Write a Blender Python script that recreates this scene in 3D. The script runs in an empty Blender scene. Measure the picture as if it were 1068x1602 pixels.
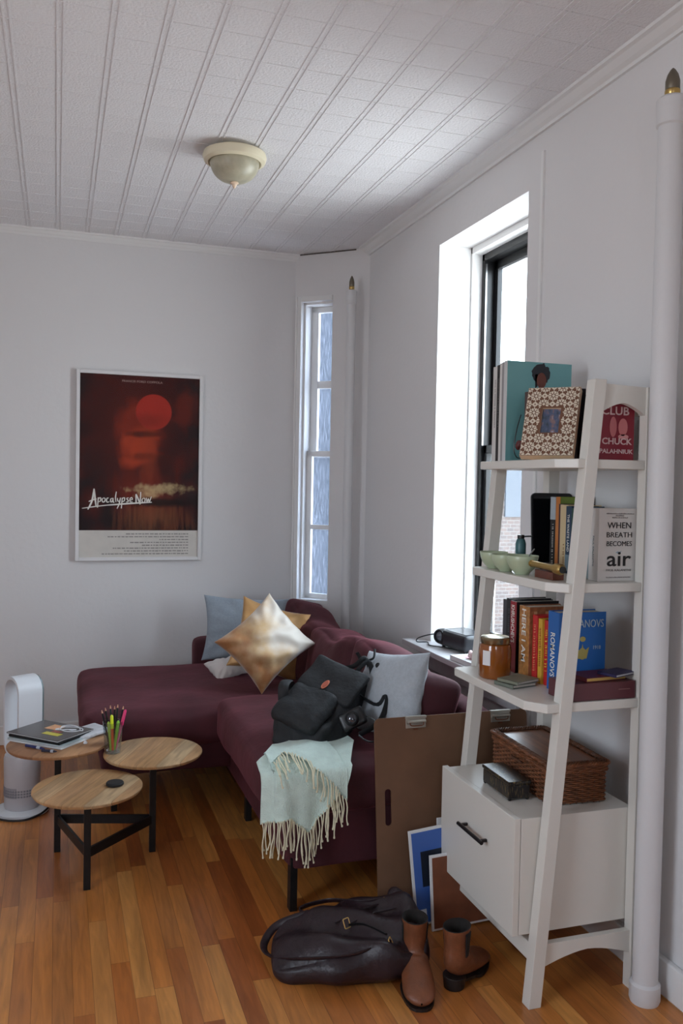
import bpy, bmesh, math, random
from mathutils import Vector, Matrix, noise
C = bpy.context.scene
COL = C.collection
random.seed(7)
PI = math.pi

# ------------------------------------------------------------------ camera
YAW, PITCH, ROLL = .3172, .0324, .0192
FPX = 1360.0
_f = Vector((math.sin(YAW)*math.cos(PITCH), math.cos(YAW)*math.cos(PITCH), -math.sin(PITCH)))
_r = Vector((math.cos(YAW), -math.sin(YAW), 0)); _u = _r.cross(_f)
_c, _s = math.cos(ROLL), math.sin(ROLL)
_R, _U = _c*_r+_s*_u, -_s*_r+_c*_u
cam = bpy.data.objects.new('camera', bpy.data.cameras.new('camera')); COL.objects.link(cam)
mw = Matrix((( _R.x, _U.x, -_f.x, 0), (_R.y, _U.y, -_f.y, 0), (_R.z, _U.z, -_f.z, 1.5), (0, 0, 0, 1)))
cam.matrix_world = mw
cam.data.sensor_fit = 'VERTICAL'; cam.data.sensor_height = 36; cam.data.lens = FPX/1602*36
cam.data.clip_start = .05
C.camera = cam
# ------------------------------------------------------------------ view, world
C.view_settings.view_transform = 'Standard'; C.view_settings.look = 'None'
C.view_settings.gamma = 1; C.view_settings.use_curve_mapping = False
C.view_settings.exposure = .57
w = bpy.data.worlds.new('overcast_sky'); C.world = w; w.use_nodes = True
nt = w.node_tree; bg = nt.nodes['Background']
tc = nt.nodes.new('ShaderNodeTexCoord'); sp = nt.nodes.new('ShaderNodeSeparateXYZ')
cr = nt.nodes.new('ShaderNodeValToRGB'); mr = nt.nodes.new('ShaderNodeMapRange')
nt.links.new(tc.outputs['Generated'], sp.inputs[0]); nt.links.new(sp.outputs['Z'], mr.inputs['Value'])
mr.inputs['From Min'].default_value = -1; mr.inputs['From Max'].default_value = 1
nt.links.new(mr.outputs[0], cr.inputs[0]); nt.links.new(cr.outputs[0], bg.inputs[0])
e = cr.color_ramp.elements
e[0].position = 0.0; e[0].color = (.70, .73, .77, 1)
e[1].position = .47; e[1].color = (.70, .73, .77, 1)
k = e.new(.52); k.color = (.82, .92, 1.04, 1)
k = e.new(1.0); k.color = (.66, .80, .98, 1)
SKY = 8.2
bg.inputs[1].default_value = SKY

def portal(name, loc, rot, sx, sy):
    l = bpy.data.lights.new(name, 'AREA'); l.shape = 'RECTANGLE'; l.size = sx; l.size_y = sy
    l.cycles.is_portal = True
    o = bpy.data.objects.new(name, l); COL.objects.link(o); o.location = loc; o.rotation_euler = rot
portal('window_portal', (2.02, 3.448, 1.70), (0, PI/2, 0), 1.9, .82)
portal('rear_window_portal', (-.5, -2.28, 1.65), (PI/2, 0, 0), .6, .9)
portal('added_window_portal', (-2.08, .7, 1.65), (0, -PI/2, 0), 1.5, 1.2)  # portal of the unseen left window added for fill light

# ------------------------------------------------------------------ materials
def srgb(r, g, b):
    f = lambda c: (c/255/12.92) if c/255 <= .04045 else ((c/255+.055)/1.055)**2.4
    return (f(r), f(g), f(b), 1)
MATS = {}
def mat(name, col, rough=.6, metal=0, noise_amt=0, noise_scale=20, bump=0, bump_scale=60, sheen=0, sheen_col=None, coat=0, spec=None, stretch=None):
    if name in MATS: return MATS[name]
    m = bpy.data.materials.new(name); m.use_nodes = True; MATS[name] = m
    t = m.node_tree; b = t.nodes['Principled BSDF']
    b.inputs['Base Color'].default_value = col; b.inputs['Roughness'].default_value = rough
    b.inputs['Metallic'].default_value = metal
    if spec is not None: b.inputs['Specular IOR Level'].default_value = spec
    if sheen:
        b.inputs['Sheen Weight'].default_value = sheen
        b.inputs['Sheen Roughness'].default_value = .4
        if sheen_col: b.inputs['Sheen Tint'].default_value = sheen_col
    if coat: b.inputs['Coat Weight'].default_value = coat; b.inputs['Coat Roughness'].default_value = .08
    tcn = t.nodes.new('ShaderNodeTexCoord'); mp = t.nodes.new('ShaderNodeMapping')
    t.links.new(tcn.outputs['Object'], mp.inputs[0])
    if stretch: mp.inputs['Scale'].default_value = stretch
    if noise_amt:
        n = t.nodes.new('ShaderNodeTexNoise'); n.inputs['Scale'].default_value = noise_scale; n.inputs['Detail'].default_value = 5
        t.links.new(mp.outputs[0], n.inputs['Vector'])
        r = t.nodes.new('ShaderNodeValToRGB'); t.links.new(n.outputs['Fac'], r.inputs[0])
        r.color_ramp.elements[0].position = .3; r.color_ramp.elements[1].position = .7
        lo = tuple(max(0, c*(1-noise_amt)) for c in col[:3])+(1,); hi = tuple(min(1, c*(1+noise_amt)) for c in col[:3])+(1,)
        r.color_ramp.elements[0].color = lo; r.color_ramp.elements[1].color = hi
        t.links.new(r.outputs[0], b.inputs['Base Color'])
    if bump:
        n = t.nodes.new('ShaderNodeTexNoise'); n.inputs['Scale'].default_value = bump_scale; n.inputs['Detail'].default_value = 4
        t.links.new(mp.outputs[0], n.inputs['Vector'])
        bp = t.nodes.new('ShaderNodeBump'); bp.inputs['Strength'].default_value = bump; bp.inputs['Distance'].default_value = .01
        t.links.new(n.outputs['Fac'], bp.inputs['Height']); t.links.new(bp.outputs[0], b.inputs['Normal'])
    return m
def emit(name, col, s):
    m = mat(name, col); b = m.node_tree.nodes['Principled BSDF']
    b.inputs['Emission Color'].default_value = col; b.inputs['Emission Strength'].default_value = s
    return m
def glassy(name, tint, rough=.02, gl=.08):
    m = bpy.data.materials.new(name); m.use_nodes = True; t = m.node_tree; t.nodes.clear()
    o = t.nodes.new('ShaderNodeOutputMaterial'); mx = t.nodes.new('ShaderNodeMixShader')
    a = t.nodes.new('ShaderNodeBsdfTransparent'); a.inputs[0].default_value = tint
    g = t.nodes.new('ShaderNodeBsdfGlossy'); g.inputs['Roughness'].default_value = rough
    fr = t.nodes.new('ShaderNodeLayerWeight'); fr.inputs[0].default_value = .5
    pw = t.nodes.new('ShaderNodeMath'); pw.operation = 'POWER'; pw.inputs[1].default_value = 4
    mm = t.nodes.new('ShaderNodeMath'); mm.operation = 'MULTIPLY_ADD'; mm.inputs[1].default_value = .8; mm.inputs[2].default_value = gl
    t.links.new(fr.outputs['Facing'], pw.inputs[0]); t.links.new(pw.outputs[0], mm.inputs[0]); t.links.new(mm.outputs[0], mx.inputs[0])
    t.links.new(a.outputs[0], mx.inputs[1]); t.links.new(g.outputs[0], mx.inputs[2]); t.links.new(mx.outputs[0], o.inputs[0])
    MATS[name] = m; return m

def plank_mat(name, width, length, cols, rough, rot=0, gap=.03, grain=.35, off=(0, 0), gapdark=.45, coat=0):
    """boards running along local Y, 'width' wide and 'length' long"""
    m = bpy.data.materials.new(name); m.use_nodes = True; t = m.node_tree; b = t.nodes['Principled BSDF']
    N = t.nodes.new; L = t.links.new
    def M(op, a, bb=None, cc=None):
        n = N('ShaderNodeMath'); n.operation = op
        for i, v in enumerate((a, bb, cc)):
            if v is None: continue
            if isinstance(v, (int, float)): n.inputs[i].default_value = v
            else: L(v, n.inputs[i])
        return n.outputs[0]
    tcn = N('ShaderNodeTexCoord'); mp = N('ShaderNodeMapping'); L(tcn.outputs['Object'], mp.inputs[0])
    mp.inputs['Rotation'].default_value = (0, 0, rot); mp.inputs['Location'].default_value = (off[0], off[1], 0)
    s = N('ShaderNodeSeparateXYZ'); L(mp.outputs[0], s.inputs[0])
    xs = M('DIVIDE', s.outputs['X'], width); xi = M('FLOOR', xs); xf = M('FRACT', xs)
    wn = N('ShaderNodeTexWhiteNoise'); wn.noise_dimensions = '1D'; L(xi, wn.inputs['W'])
    ys = M('ADD', M('DIVIDE', s.outputs['Y'], length), M('MULTIPLY', wn.outputs['Value'], 7.3)); yi = M('FLOOR', ys); yf = M('FRACT', ys)
    cmb = N('ShaderNodeCombineXYZ'); L(xi, cmb.inputs[0]); L(yi, cmb.inputs[1])
    wn2 = N('ShaderNodeTexWhiteNoise'); wn2.noise_dimensions = '2D'; L(cmb.outputs[0], wn2.inputs['Vector'])
    rp = N('ShaderNodeValToRGB'); L(wn2.outputs['Value'], rp.inputs[0])
    el = rp.color_ramp.elements
    el[0].color = cols[0]; el[1].color = cols[-1]
    for i, c_ in enumerate(cols[1:-1]):
        q = el.new((i+1)/(len(cols)-1)); q.color = c_
    # grain
    gm = N('ShaderNodeMapping'); L(mp.outputs[0], gm.inputs[0]); gm.inputs['Scale'].default_value = (1, .09, 1)
    jit = N('ShaderNodeVectorMath'); jit.operation = 'ADD'; L(gm.outputs[0], jit.inputs[0])
    c2 = N('ShaderNodeCombineXYZ'); L(M('MULTIPLY', wn2.outputs['Value'], 13.), c2.inputs[1]); L(M('MULTIPLY', wn2.outputs['Value'], 5.), c2.inputs[0]); L(c2.outputs[0], jit.inputs[1])
    n = N('ShaderNodeTexNoise'); n.inputs['Scale'].default_value = 45; n.inputs['Detail'].default_value = 6; n.inputs['Distortion'].default_value = 1.2
    L(jit.outputs[0], n.inputs['Vector'])
    n2 = N('ShaderNodeTexNoise'); n2.inputs['Scale'].default_value = 6; n2.inputs['Detail'].default_value = 3; n2.inputs['Distortion'].default_value = 2.5; L(jit.outputs[0], n2.inputs['Vector'])
    g = M('ADD', M('MULTIPLY', n.outputs['Fac'], .6), M('MULTIPLY', n2.outputs['Fac'], .6))
    gr = N('ShaderNodeMapRange'); L(g, gr.inputs['Value']); gr.inputs['From Min'].default_value = .35; gr.inputs['From Max'].default_value = .8
    gr.inputs['To Min'].default_value = 1-grain; gr.inputs['To Max'].default_value = 1+grain*.4
    edge = M('MINIMUM', M('GREATER_THAN', xf, gap), M('GREATER_THAN', yf, gap*width/length))
    ed = M('ADD', M('MULTIPLY', edge, gapdark), 1-gapdark)
    mul = M('MULTIPLY', gr.outputs[0], ed)
    vm = N('ShaderNodeVectorMath'); vm.operation = 'SCALE'; L(rp.outputs[0], vm.inputs[0]); L(mul, vm.inputs['Scale'])
    L(vm.outputs[0], b.inputs['Base Color']); b.inputs['Roughness'].default_value = rough
    if coat: b.inputs['Coat Weight'].default_value = coat; b.inputs['Coat Roughness'].default_value = .18
    bp = N('ShaderNodeBump'); bp.inputs['Strength'].default_value = .15; bp.inputs['Distance'].default_value = .002; L(mul, bp.inputs['Height']); L(bp.outputs[0], b.inputs['Normal'])
    MATS[name] = m; return m

WALL = mat('wall_paint', srgb(226, 224, 224), .75, bump=.12, bump_scale=35)
TRIM = mat('trim_paint', srgb(232, 231, 230), .45, bump=.05, bump_scale=25)
CEIL = mat('ceiling_paint', srgb(232, 230, 232), .5, bump=.5, bump_scale=110)
FLOOR = plank_mat('oak_floor', .0572, .85, [srgb(190, 112, 50), srgb(210, 138, 68), srgb(166, 90, 40), srgb(220, 154, 82), srgb(198, 122, 58)], .38, grain=.42, coat=.25)
MANGO = plank_mat('mango_wood', .075, 3., [srgb(216, 176, 128), srgb(188, 138, 92), srgb(226, 196, 152), srgb(140, 102, 68), srgb(206, 160, 110)], .5, rot=.5, gap=.022, grain=.6, gapdark=.4)
MANGO_B = plank_mat('mango_wood_brown', .075, 3., [srgb(176, 128, 92), srgb(160, 114, 82), srgb(186, 140, 100), srgb(168, 120, 84)], .5, rot=.6, gap=.012, grain=.42, gapdark=.2)
BLACKMETAL = mat('blackened_steel', srgb(40, 39, 40), .45, .6, noise_amt=.2)
BLACK = mat('black_plastic', srgb(20, 20, 22), .35)
BLACKM = mat('black_matte', srgb(24, 24, 26), .7)
WHITELAC = mat('white_lacquer', srgb(220, 216, 208), .35, bump=.02)
WHITEP = mat('white_plastic', srgb(226, 228, 232), .3)
VELVET = mat('plum_velvet', srgb(70, 26, 34), .85, noise_amt=.3, noise_scale=6, sheen=.18, sheen_col=srgb(235, 120, 140), bump=.25, bump_scale=18)
GOLDV = mat('gold_velvet', srgb(196, 150, 96), .42, .25, noise_amt=.25, noise_scale=9, sheen=.7, sheen_col=srgb(255, 240, 215), bump=.3, bump_scale=14)
GREYF = mat('grey_blue_fabric', srgb(150, 160, 170), .9, noise_amt=.06, noise_scale=90, sheen=.2, bump=.3, bump_scale=300)
PALEF = mat('pale_grey_fabric', srgb(176, 182, 188), .9, noise_amt=.06, noise_scale=90, sheen=.2, bump=.3, bump_scale=300)
MINT = mat('mint_wool', srgb(212, 232, 222), .95, noise_amt=.07, noise_scale=30, sheen=.3, bump=.5, bump_scale=220)
CREAMY = mat('cream_yarn', srgb(226, 220, 192), .9)
NYLON = mat('black_nylon', srgb(27, 29, 32), .72, noise_amt=.25, noise_scale=12, bump=.4, bump_scale=40)
PLUML = mat('plum_leather', srgb(38, 24, 30), .42, noise_amt=.2, noise_scale=14, bump=.3, bump_scale=50)
TANL = mat('tan_leather', srgb(120, 70, 44), .42, noise_amt=.3, noise_scale=16, bump=.2, bump_scale=60)
GOLD = mat('gold_metal', srgb(236, 196, 120), .3, .5)
BRASS = mat('brass', srgb(190, 160, 100), .3, 1, noise_amt=.1)
STEEL = mat('steel', srgb(190, 190, 190), .3, 1)
PAPER = mat('paper_edge', srgb(222, 215, 200), .8, noise_amt=.08, noise_scale=200, stretch=(1, 12, .2))
WHITEPAPER = mat('white_paper', srgb(228, 228, 228), .7)
BOARD = mat('masonite_board', srgb(112, 80, 58), .65, noise_amt=.12, noise_scale=8)
WICKER = mat('wicker', srgb(118, 70, 40), .55, noise_amt=.35, noise_scale=30)
WICKERD = mat('wicker_dark', srgb(90, 54, 32), .6, noise_amt=.3, noise_scale=60)
SAGE = mat('sage_ceramic', srgb(182, 194, 164), .3, noise_amt=.04, noise_scale=12)
def colm(r, g, b, rough=.45, **k): return mat('c_%d_%d_%d_%d' % (r, g, b, int(rough*100)), srgb(r, g, b), rough, **k)

# ------------------------------------------------------------------ geometry
class G:
    def __init__(s): s.v = []; s.f = []
    def add(s, vs, fs, M=None):
        n = len(s.v)
        s.v += [tuple(M @ Vector(p)) if M else tuple(p) for p in vs]
        s.f += [tuple(i+n for i in f) for f in fs]; return s
    def box(s, x0, x1, y0, y1, z0, z1, M=None):
        vs = [(x, y, z) for x in (x0, x1) for y in (y0, y1) for z in (z0, z1)]
        return s.add(vs, [(0, 1, 3, 2), (4, 6, 7, 5), (0, 4, 5, 1), (2, 3, 7, 6), (0, 2, 6, 4), (1, 5, 7, 3)], M)
    def hexa(s, a, b, M=None):
        """two quads (4 points each) joined"""
        return s.add(list(a)+list(b), [(0, 3, 2, 1), (4, 5, 6, 7), (0, 1, 5, 4), (1, 2, 6, 5), (2, 3, 7, 6), (3, 0, 4, 7)], M)
    def prism(s, poly, d, M=None):
        """poly: (x,y) outline in XY extruded 0..d in z"""
        n = len(poly); vs = [(p[0], p[1], 0) for p in poly]+[(p[0], p[1], d) for p in poly]
        return s.add(vs, [tuple(range(n))[::-1], tuple(range(n, 2*n))]+[(i, (i+1) % n, n+(i+1) % n, n+i) for i in range(n)], M)
    def lathe(s, prof, n=32, M=None, cap=True):
        vs = []; fs = []
        for r, z in prof:
            for i in range(n): a = 2*PI*i/n; vs.append((r*math.cos(a), r*math.sin(a), z))
        for j in range(len(prof)-1):
            for i in range(n): fs.append((j*n+i, j*n+(i+1) % n, (j+1)*n+(i+1) % n, (j+1)*n+i))
        if cap: fs.append(tuple(range(n))[::-1]); fs.append(tuple((len(prof)-1)*n+i for i in range(n)))
        return s.add(vs, fs, M)
    def tube(s, pts, r, n=8, flat=1.0, closed=False, M=None, up=None):
        pts = [Vector(p) for p in pts]; vs = []; fs = []; m = len(pts)
        nrm = None
        for i, p in enumerate(pts):
            a = pts[(i-1) % m] if (i > 0 or closed) else p; b = pts[(i+1) % m] if (i < m-1 or closed) else p
            t = (b-a)
            if t.length < 1e-9: t = Vector((0, 0, 1))
            t.normalize()
            if up is not None:
                nrm = Vector(up)-t*t.dot(Vector(up)); nrm.normalize()
            elif nrm is None:
                nrm = t.orthogonal().normalized()
            else:
                nrm = nrm-t*nrm.dot(t); nrm.normalize() if nrm.length > 1e-6 else None
            bn = t.cross(nrm); rr = r[i] if isinstance(r, (list, tuple)) else r
            for k_ in range(n):
                q = 2*PI*k_/n; vs.append(p+bn*math.cos(q)*rr+nrm*math.sin(q)*rr*flat)
        for i in range(m if closed else m-1):
            for k_ in range(n):
                j = (i+1) % m; fs.append((i*n+k_, i*n+(k_+1) % n, j*n+(k_+1) % n, j*n+k_))
        if not closed: fs.append(tuple(range(n))[::-1]); fs.append(tuple((m-1)*n+k_ for k_ in range(n)))
        return s.add(vs, fs, M)
    def cyl(s, a, b, r, n=20, M=None): return s.tube([a, b], r, n, M=M)
    def loft(s, rings, M=None, cap=True):
        n = len(rings[0]); vs = [p for r_ in rings for p in r_]; fs = []
        for j in range(len(rings)-1):
            for i in range(n): fs.append((j*n+i, j*n+(i+1) % n, (j+1)*n+(i+1) % n, (j+1)*n+i))
        if cap: fs.append(tuple(range(n))[::-1]); fs.append(tuple((len(rings)-1)*n+i for i in range(n)))
        return s.add(vs, fs, M)
    def soft(s, hx, hy, hz, r, n=14, M=None, crown=(0, 0), fn=None):
        """rounded cushion centred on origin; crown=(top bulge, side bulge)"""
        idx = {}; vs = []; fs = []
        def par(i): return math.sin((i/n*2-1)*PI/2)*.35+(i/n*2-1)*.65
        def vert(i, j, k_):
            key = (i, j, k_)
            if key in idx: return idx[key]
            x, y, z = par(i), par(j), par(k_)
            P = Vector((x*hx, y*hy, z*hz))
            c_ = Vector((max(-(hx-r), min(hx-r, P.x)), max(-(hy-r), min(hy-r, P.y)), max(-(hz-r), min(hz-r, P.z))))
            d = P-c_
            if d.length > 1e-9: P = c_+d.normalized()*r
            P.z += (1 if z > 0 else -1)*crown[0]*(1-x*x)*(1-y*y)*abs(z)
            P.x += (1 if x > 0 else -1)*crown[1]*(1-z*z)*(1-y*y)*abs(x)
            P.y += (1 if y > 0 else -1)*crown[1]*(1-z*z)*(1-x*x)*abs(y)
            if fn: P = fn(P, x, y, z)
            idx[key] = len(vs); vs.append(tuple(P)); return idx[key]
        for i in range(n):
            for j in range(n):
                for fl, F in ((0, lambda a, b: (a, b, 0)), (1, lambda a, b: (a, b, n)), (1, lambda a, b: (a, 0, b)), (0, lambda a, b: (a, n, b)), (0, lambda a, b: (0, a, b)), (1, lambda a, b: (n, a, b))):
                    q = [vert(*F(i, j)), vert(*F(i+1, j)), vert(*F(i+1, j+1)), vert(*F(i, j+1))]
                    fs.append(tuple(q) if fl else tuple(q[::-1]))
        return s.add(vs, fs, M)
    def pillow(s, w_, h_, t_, n=26, M=None, pinch=.1, wr=.006, seed=0, fold=None):
        vs = []; fs = []; g = {}
        for side in (1, -1):
            for i in range(n+1):
                for j in range(n+1):
                    u = math.sin((i/n*2-1)*PI/2); v = math.sin((j/n*2-1)*PI/2)
                    edge = i in (0, n) or j in (0, n)
                    if side == -1 and edge: g[(side, i, j)] = g[(1, i, j)]; continue
                    x = w_/2*u*(1-pinch*(1-v*v)*u*u); y = h_/2*v*(1-pinch*(1-u*u)*v*v)
                    th = t_/2*(max(0, (1-u*u)*(1-v*v))**.42)
                    nn = noise.noise(Vector((x*9+seed, y*9, side*3)))*wr*2+noise.noise(Vector((x*24+seed, y*7, side)))*wr
                    # creases running in from the corners
                    cr_ = math.sin(14*math.atan2(v*1.0, u))*wr*.8*min(1, (u*u+v*v))
                    z = side*(th+(nn+cr_)*(0 if edge else min(1, th/(t_*.15))))
                    if fold: z += side*fold(u, v)*min(1, th/(t_*.2))
                    g[(side, i, j)] = len(vs); vs.append((x, y, z))
            for i in range(n):
                for j in range(n):
                    q = (g[(side, i, j)], g[(side, i+1, j)], g[(side, i+1, j+1)], g[(side, i, j+1)])
                    fs.append(q if side == 1 else q[::-1])
        return s.add(vs, fs, M)

def link(name, me, parent=None):
    o = bpy.data.objects.new(name, me); COL.objects.link(o)
    if parent: o.parent = parent
    return o
def root_off(p):
    while p is not None:
        if p.get('_w'): return p['_w']
        p = p.parent
    return None
def build(name, g, m, parent=None, smooth=False, bevel=0, sub=0, angle=40, off=None):
    if off is None: off = root_off(parent)
    vs = g.v
    if off is not None: vs = [(p[0]-off[0], p[1]-off[1], p[2]-off[2]) for p in vs]
    me = bpy.data.meshes.new(name); me.from_pydata(vs, [], g.f); me.update()
    if isinstance(m, (list, tuple)):
        for q in m: me.materials.append(q)
    else: me.materials.append(m)
    if smooth or bevel:
        for p in me.polygons: p.use_smooth = True
        if angle < 179 and not (smooth == 'all'):
            bm = bmesh.new(); bm.from_mesh(me)
            for e_ in bm.edges:
                if len(e_.link_faces) == 2 and e_.calc_face_angle(0) > math.radians(angle): e_.smooth = False
            if not bevel: bm.to_mesh(me)
            bm.free()
    o = link(name, me, parent)
    if bevel:
        b = o.modifiers.new('bevel', 'BEVEL'); b.width = bevel; b.segments = 2; b.limit_method = 'ANGLE'; b.angle_limit = math.radians(35)
        if hasattr(b, 'harden_normals'): b.harden_normals = True
    if sub:
        b = o.modifiers.new('sub', 'SUBSURF'); b.levels = sub; b.render_levels = sub
    return o
def tag(o, label, cat, group=None):
    o['label'] = label; o['category'] = cat
    if group: o['group'] = group
    return o
def thing(name, label, cat, loc=(0, 0, 0), rz=0, group=None, world=False):
    o = bpy.data.objects.new(name, None); COL.objects.link(o); o.empty_display_size = .05
    o.location = loc; o.rotation_euler = (0, 0, rz)
    if world: o['_w'] = list(loc)         # children geometry given in room coordinates
    return tag(o, label, cat, group)
def solo(name, g, m, label, cat, loc=None, rz=0, group=None, **k):
    """single-mesh thing; geometry in room coordinates when loc is given as origin"""
    if loc is not None and not k.pop('local', False):
        o = build(name, g, m, off=loc, **k)
    else: o = build(name, g, m, **k)
    if loc is not None: o.location = loc
    o.rotation_euler = (0, 0, rz)
    return tag(o, label, cat, group)
def struct(name, g, m, **k):
    o = build(name, g, m, **k); o['kind'] = 'structure'; return o
def basis(o, r, u):
    """matrix with x=r, y=u, z=r x u at o"""
    r = Vector(r).normalized(); u = Vector(u); u = (u-r*r.dot(u)).normalized(); n = r.cross(u); o = Vector(o)
    return Matrix(((r.x, u.x, n.x, o.x), (r.y, u.y, n.y, o.y), (r.z, u.z, n.z, o.z), (0, 0, 0, 1)))
def text(name, body, parent, o, r, u, size, m, align='LEFT', xs=1., depth=.0004, bold=0, shear=0, fit=None, space=1.):
    cu = bpy.data.curves.new(name, 'FONT'); cu.body = body; cu.size = size; cu.align_x = align; cu.extrude = depth
    cu.offset = bold; cu.shear = shear; cu.space_character = space; cu.resolution_u = 3
    ob = bpy.data.objects.new('tmp', cu); COL.objects.link(ob)
    dg = bpy.context.evaluated_depsgraph_get(); me = bpy.data.meshes.new_from_object(ob.evaluated_get(dg))
    bpy.data.objects.remove(ob); bpy.data.curves.remove(cu)
    xsv = [v.co.x for v in me.vertices]
    if fit and xsv:
        wd = max(xsv)-min(xsv); xs = fit/wd
    off = root_off(parent) or (0, 0, 0)
    M = Matrix.Translation(-Vector(off)) @ basis(o, r, u) @ Matrix.Diagonal((xs, 1, 1, 1))
    me.transform(M); me.materials.clear(); me.materials.append(m); me.name = name
    return link(name, me, parent)
def rrect(w_, h_, r, n=5, cx=0, cy=0):
    out = []
    for (sx, sy, a0) in ((1, 1, 0), (-1, 1, PI/2), (-1, -1, PI), (1, -1, 1.5*PI)):
        for i in range(n+1):
            a = a0+PI/2*i/n; out.append((cx+sx*(w_/2-r)+r*math.cos(a), cy+sy*(h_/2-r)+r*math.sin(a)))
    return out
def smoothpath(pts, k_=6):
    """Catmull-Rom through pts"""
    P = [Vector(p) for p in pts]; out = []
    for i in range(len(P)-1):
        p0 = P[max(i-1, 0)]; p1 = P[i]; p2 = P[i+1]; p3 = P[min(i+2, len(P)-1)]
        for j in range(k_):
            t = j/k_
            out.append(.5*((2*p1)+(p2-p0)*t+(2*p0-5*p1+4*p2-p3)*t*t+(3*p1-p0-3*p2+p3)*t**3))
    out.append(P[-1]); return out
X_, Y_, Z_ = Vector((1, 0, 0)), Vector((0, 1, 0)), Vector((0, 0, 1))

# ================================================================== SETTING
XW, YB, H = 1.74, 5.18, 2.89
XL, YR = -2.0, -2.2
struct('floor', G().box(XL-.3, XW+.3, YR-.3, YB+.3, -.12, 0), FLOOR)
# pressed tin ceiling: square tiles with raised beads
g = G().box(XL-.3, XW+.35, YR-.3, YB+.35, H, H+.12)
x = .0015-.1555*12; i = 0
while x < XW-.08:
    if x > XL:
        for dx in (-.0095, .0095): g.box(x+dx-.0032, x+dx+.0032, YR, YB, H-.0026, H+.001)
    x += .1555
y = 2.563-.1535*31
while y < YB:
    if y > YR:
        g.box(XL, XW, y-.0022, y+.0022, H-.0014, H+.001)
    y += .1535
struct('ceiling', g, CEIL)
T = .34
# right wall with the deep window opening
WY0, WY1, WZ0, WZ1 = 3.036, 3.86, .74, 2.655
CX, CY = 1.378, YB          # chamfer start on the back wall
DX, DY = XW, 4.85           # chamfer end on the right wall
g = G()
g.box(XW, XW+T, YR-.3, WY0, 0, H); g.box(XW, XW+T, WY1, DY+.14, 0, H)
g.box(XW, XW+T, WY0, WY1, 0, WZ0); g.box(XW, XW+T, WY0, WY1, WZ1, H)
struct('wall_right', g, WALL)
struct('wall_back', G().box(XL-.3, CX+.02, YB, YB+.3, 0, H), WALL)
LY0, LY1 = .1, 1.3
struct('wall_left', G().box(XL-.3, XL, YR-.3, LY0, 0, H).box(XL-.3, XL, LY1, YB+.3, 0, H).box(XL-.3, XL, LY0, LY1, 0, .9).box(XL-.3, XL, LY0, LY1, 2.4, H), WALL)
struct('added_fill_window', G().box(XL-.2, XL-.16, LY0, LY1, .9, .95).box(XL-.2, XL-.16, LY0, LY1, 2.35, 2.4).box(XL-.2, XL-.16, LY0, LY0+.05, .9, 2.4).box(XL-.2, XL-.16, LY1-.05, LY1, .9, 2.4).box(XL-.2, XL-.16, LY0, LY1, 1.62, 1.67), TRIM)  # unseen window added as fill for right wall, shelf front and floor
# rear wall with a window of its own
g = G(); RX0, RX1, RZ0, RZ1 = -.8, -.2, 1.2, 2.1
g.box(XL-.3, RX0, YR-.3, YR, 0, H); g.box(RX1, XW+.3, YR-.3, YR, 0, H); g.box(RX0, RX1, YR-.3, YR, 0, RZ0); g.box(RX0, RX1, YR-.3, YR, RZ1, H)
struct('wall_rear', g, WALL)
o = struct('window_3', G().box(RX0, RX1, YR-.2, YR-.16, RZ0, RZ0+.05).box(RX0, RX1, YR-.2, YR-.16, RZ1-.05, RZ1).box(RX0, RX0+.05, YR-.2, YR-.16, RZ0, RZ1).box(RX1-.05, RX1, YR-.2, YR-.16, RZ0, RZ1).box(RX0, RX1, YR-.2, YR-.16, 1.62, 1.67), TRIM)
# corner wall (45 degrees) with the narrow window
cl = math.hypot(DX-CX, DY-CY); ca = Vector((DX-CX, DY-CY, 0)).normalized(); cn = Vector((ca.y, -ca.x, 0))   # cn points outwards?
if cn.dot(Vector((1, 1, 0))) < 0: cn = -cn
MC = Matrix(((ca.x, cn.x, 0, CX), (ca.y, cn.y, 0, CY), (0, 0, 1, 0), (0, 0, 0, 1)))   # local: t along, depth outwards, z
t0, t1, z0, z1 = .048, .252, .77, 2.60
g = G().box(-.12, t0, 0, .16, 0, H, MC).box(t1, cl+.12, 0, .16, 0, H, MC).box(t0, t1, 0, .16, 0, z0, MC).box(t0, t1, 0, .16, z1, H, MC)
struct('wall_corner', g, WALL)
# casing of the narrow window
g = G().box(t0-.034, t0, -.012, .0, z0-.03, z1+.03, MC).box(t0, t1, -.010, 0, z1, z1+.03, MC).box(t0-.036, t0-.026, -.02, 0, z0-.03, z1+.03, MC)
struct('trim_1', g, TRIM, bevel=.002)
w2 = struct('window_2', G().box(t0, t0+.012, .03, .15, z0, z1, MC).box(t1-.012, t1, .03, .15, z0, z1, MC).box(t0, t1, .03, .15, z1-.012, z1, MC).box(t0, t1, .0, .15, z0, z0+.018, MC), TRIM)
def sash(t_a, t_b, za, zb, d, mid, sw, name, mh):
    g = G().box(t_a, t_a+sw, d, d+.03, za, zb, MC).box(t_b-sw, t_b, d, d+.03, za, zb, MC)
    g.box(t_a, t_b, d, d+.03, za, za+.03, MC).box(t_a, t_b, d, d+.03, zb-.035, zb, MC).box(t_a, t_b, d+.004, d+.026, mid-mh, mid+mh, MC)
    build(name, g, TRIM, w2, bevel=.002)
PANE = mat('dusty_pane', srgb(150, 160, 185), .3)
t_ = PANE.node_tree; t_.nodes.clear()
o_ = t_.nodes.new('ShaderNodeOutputMaterial'); mx = t_.nodes.new('ShaderNodeMixShader'); a_ = t_.nodes.new('ShaderNodeBsdfTransparent'); a_.inputs[0].default_value = (.8, .84, .9, 1)
d_ = t_.nodes.new('ShaderNodeBsdfTranslucent'); d_.inputs[0].default_value = (.55, .6, .7, 1)
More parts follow.
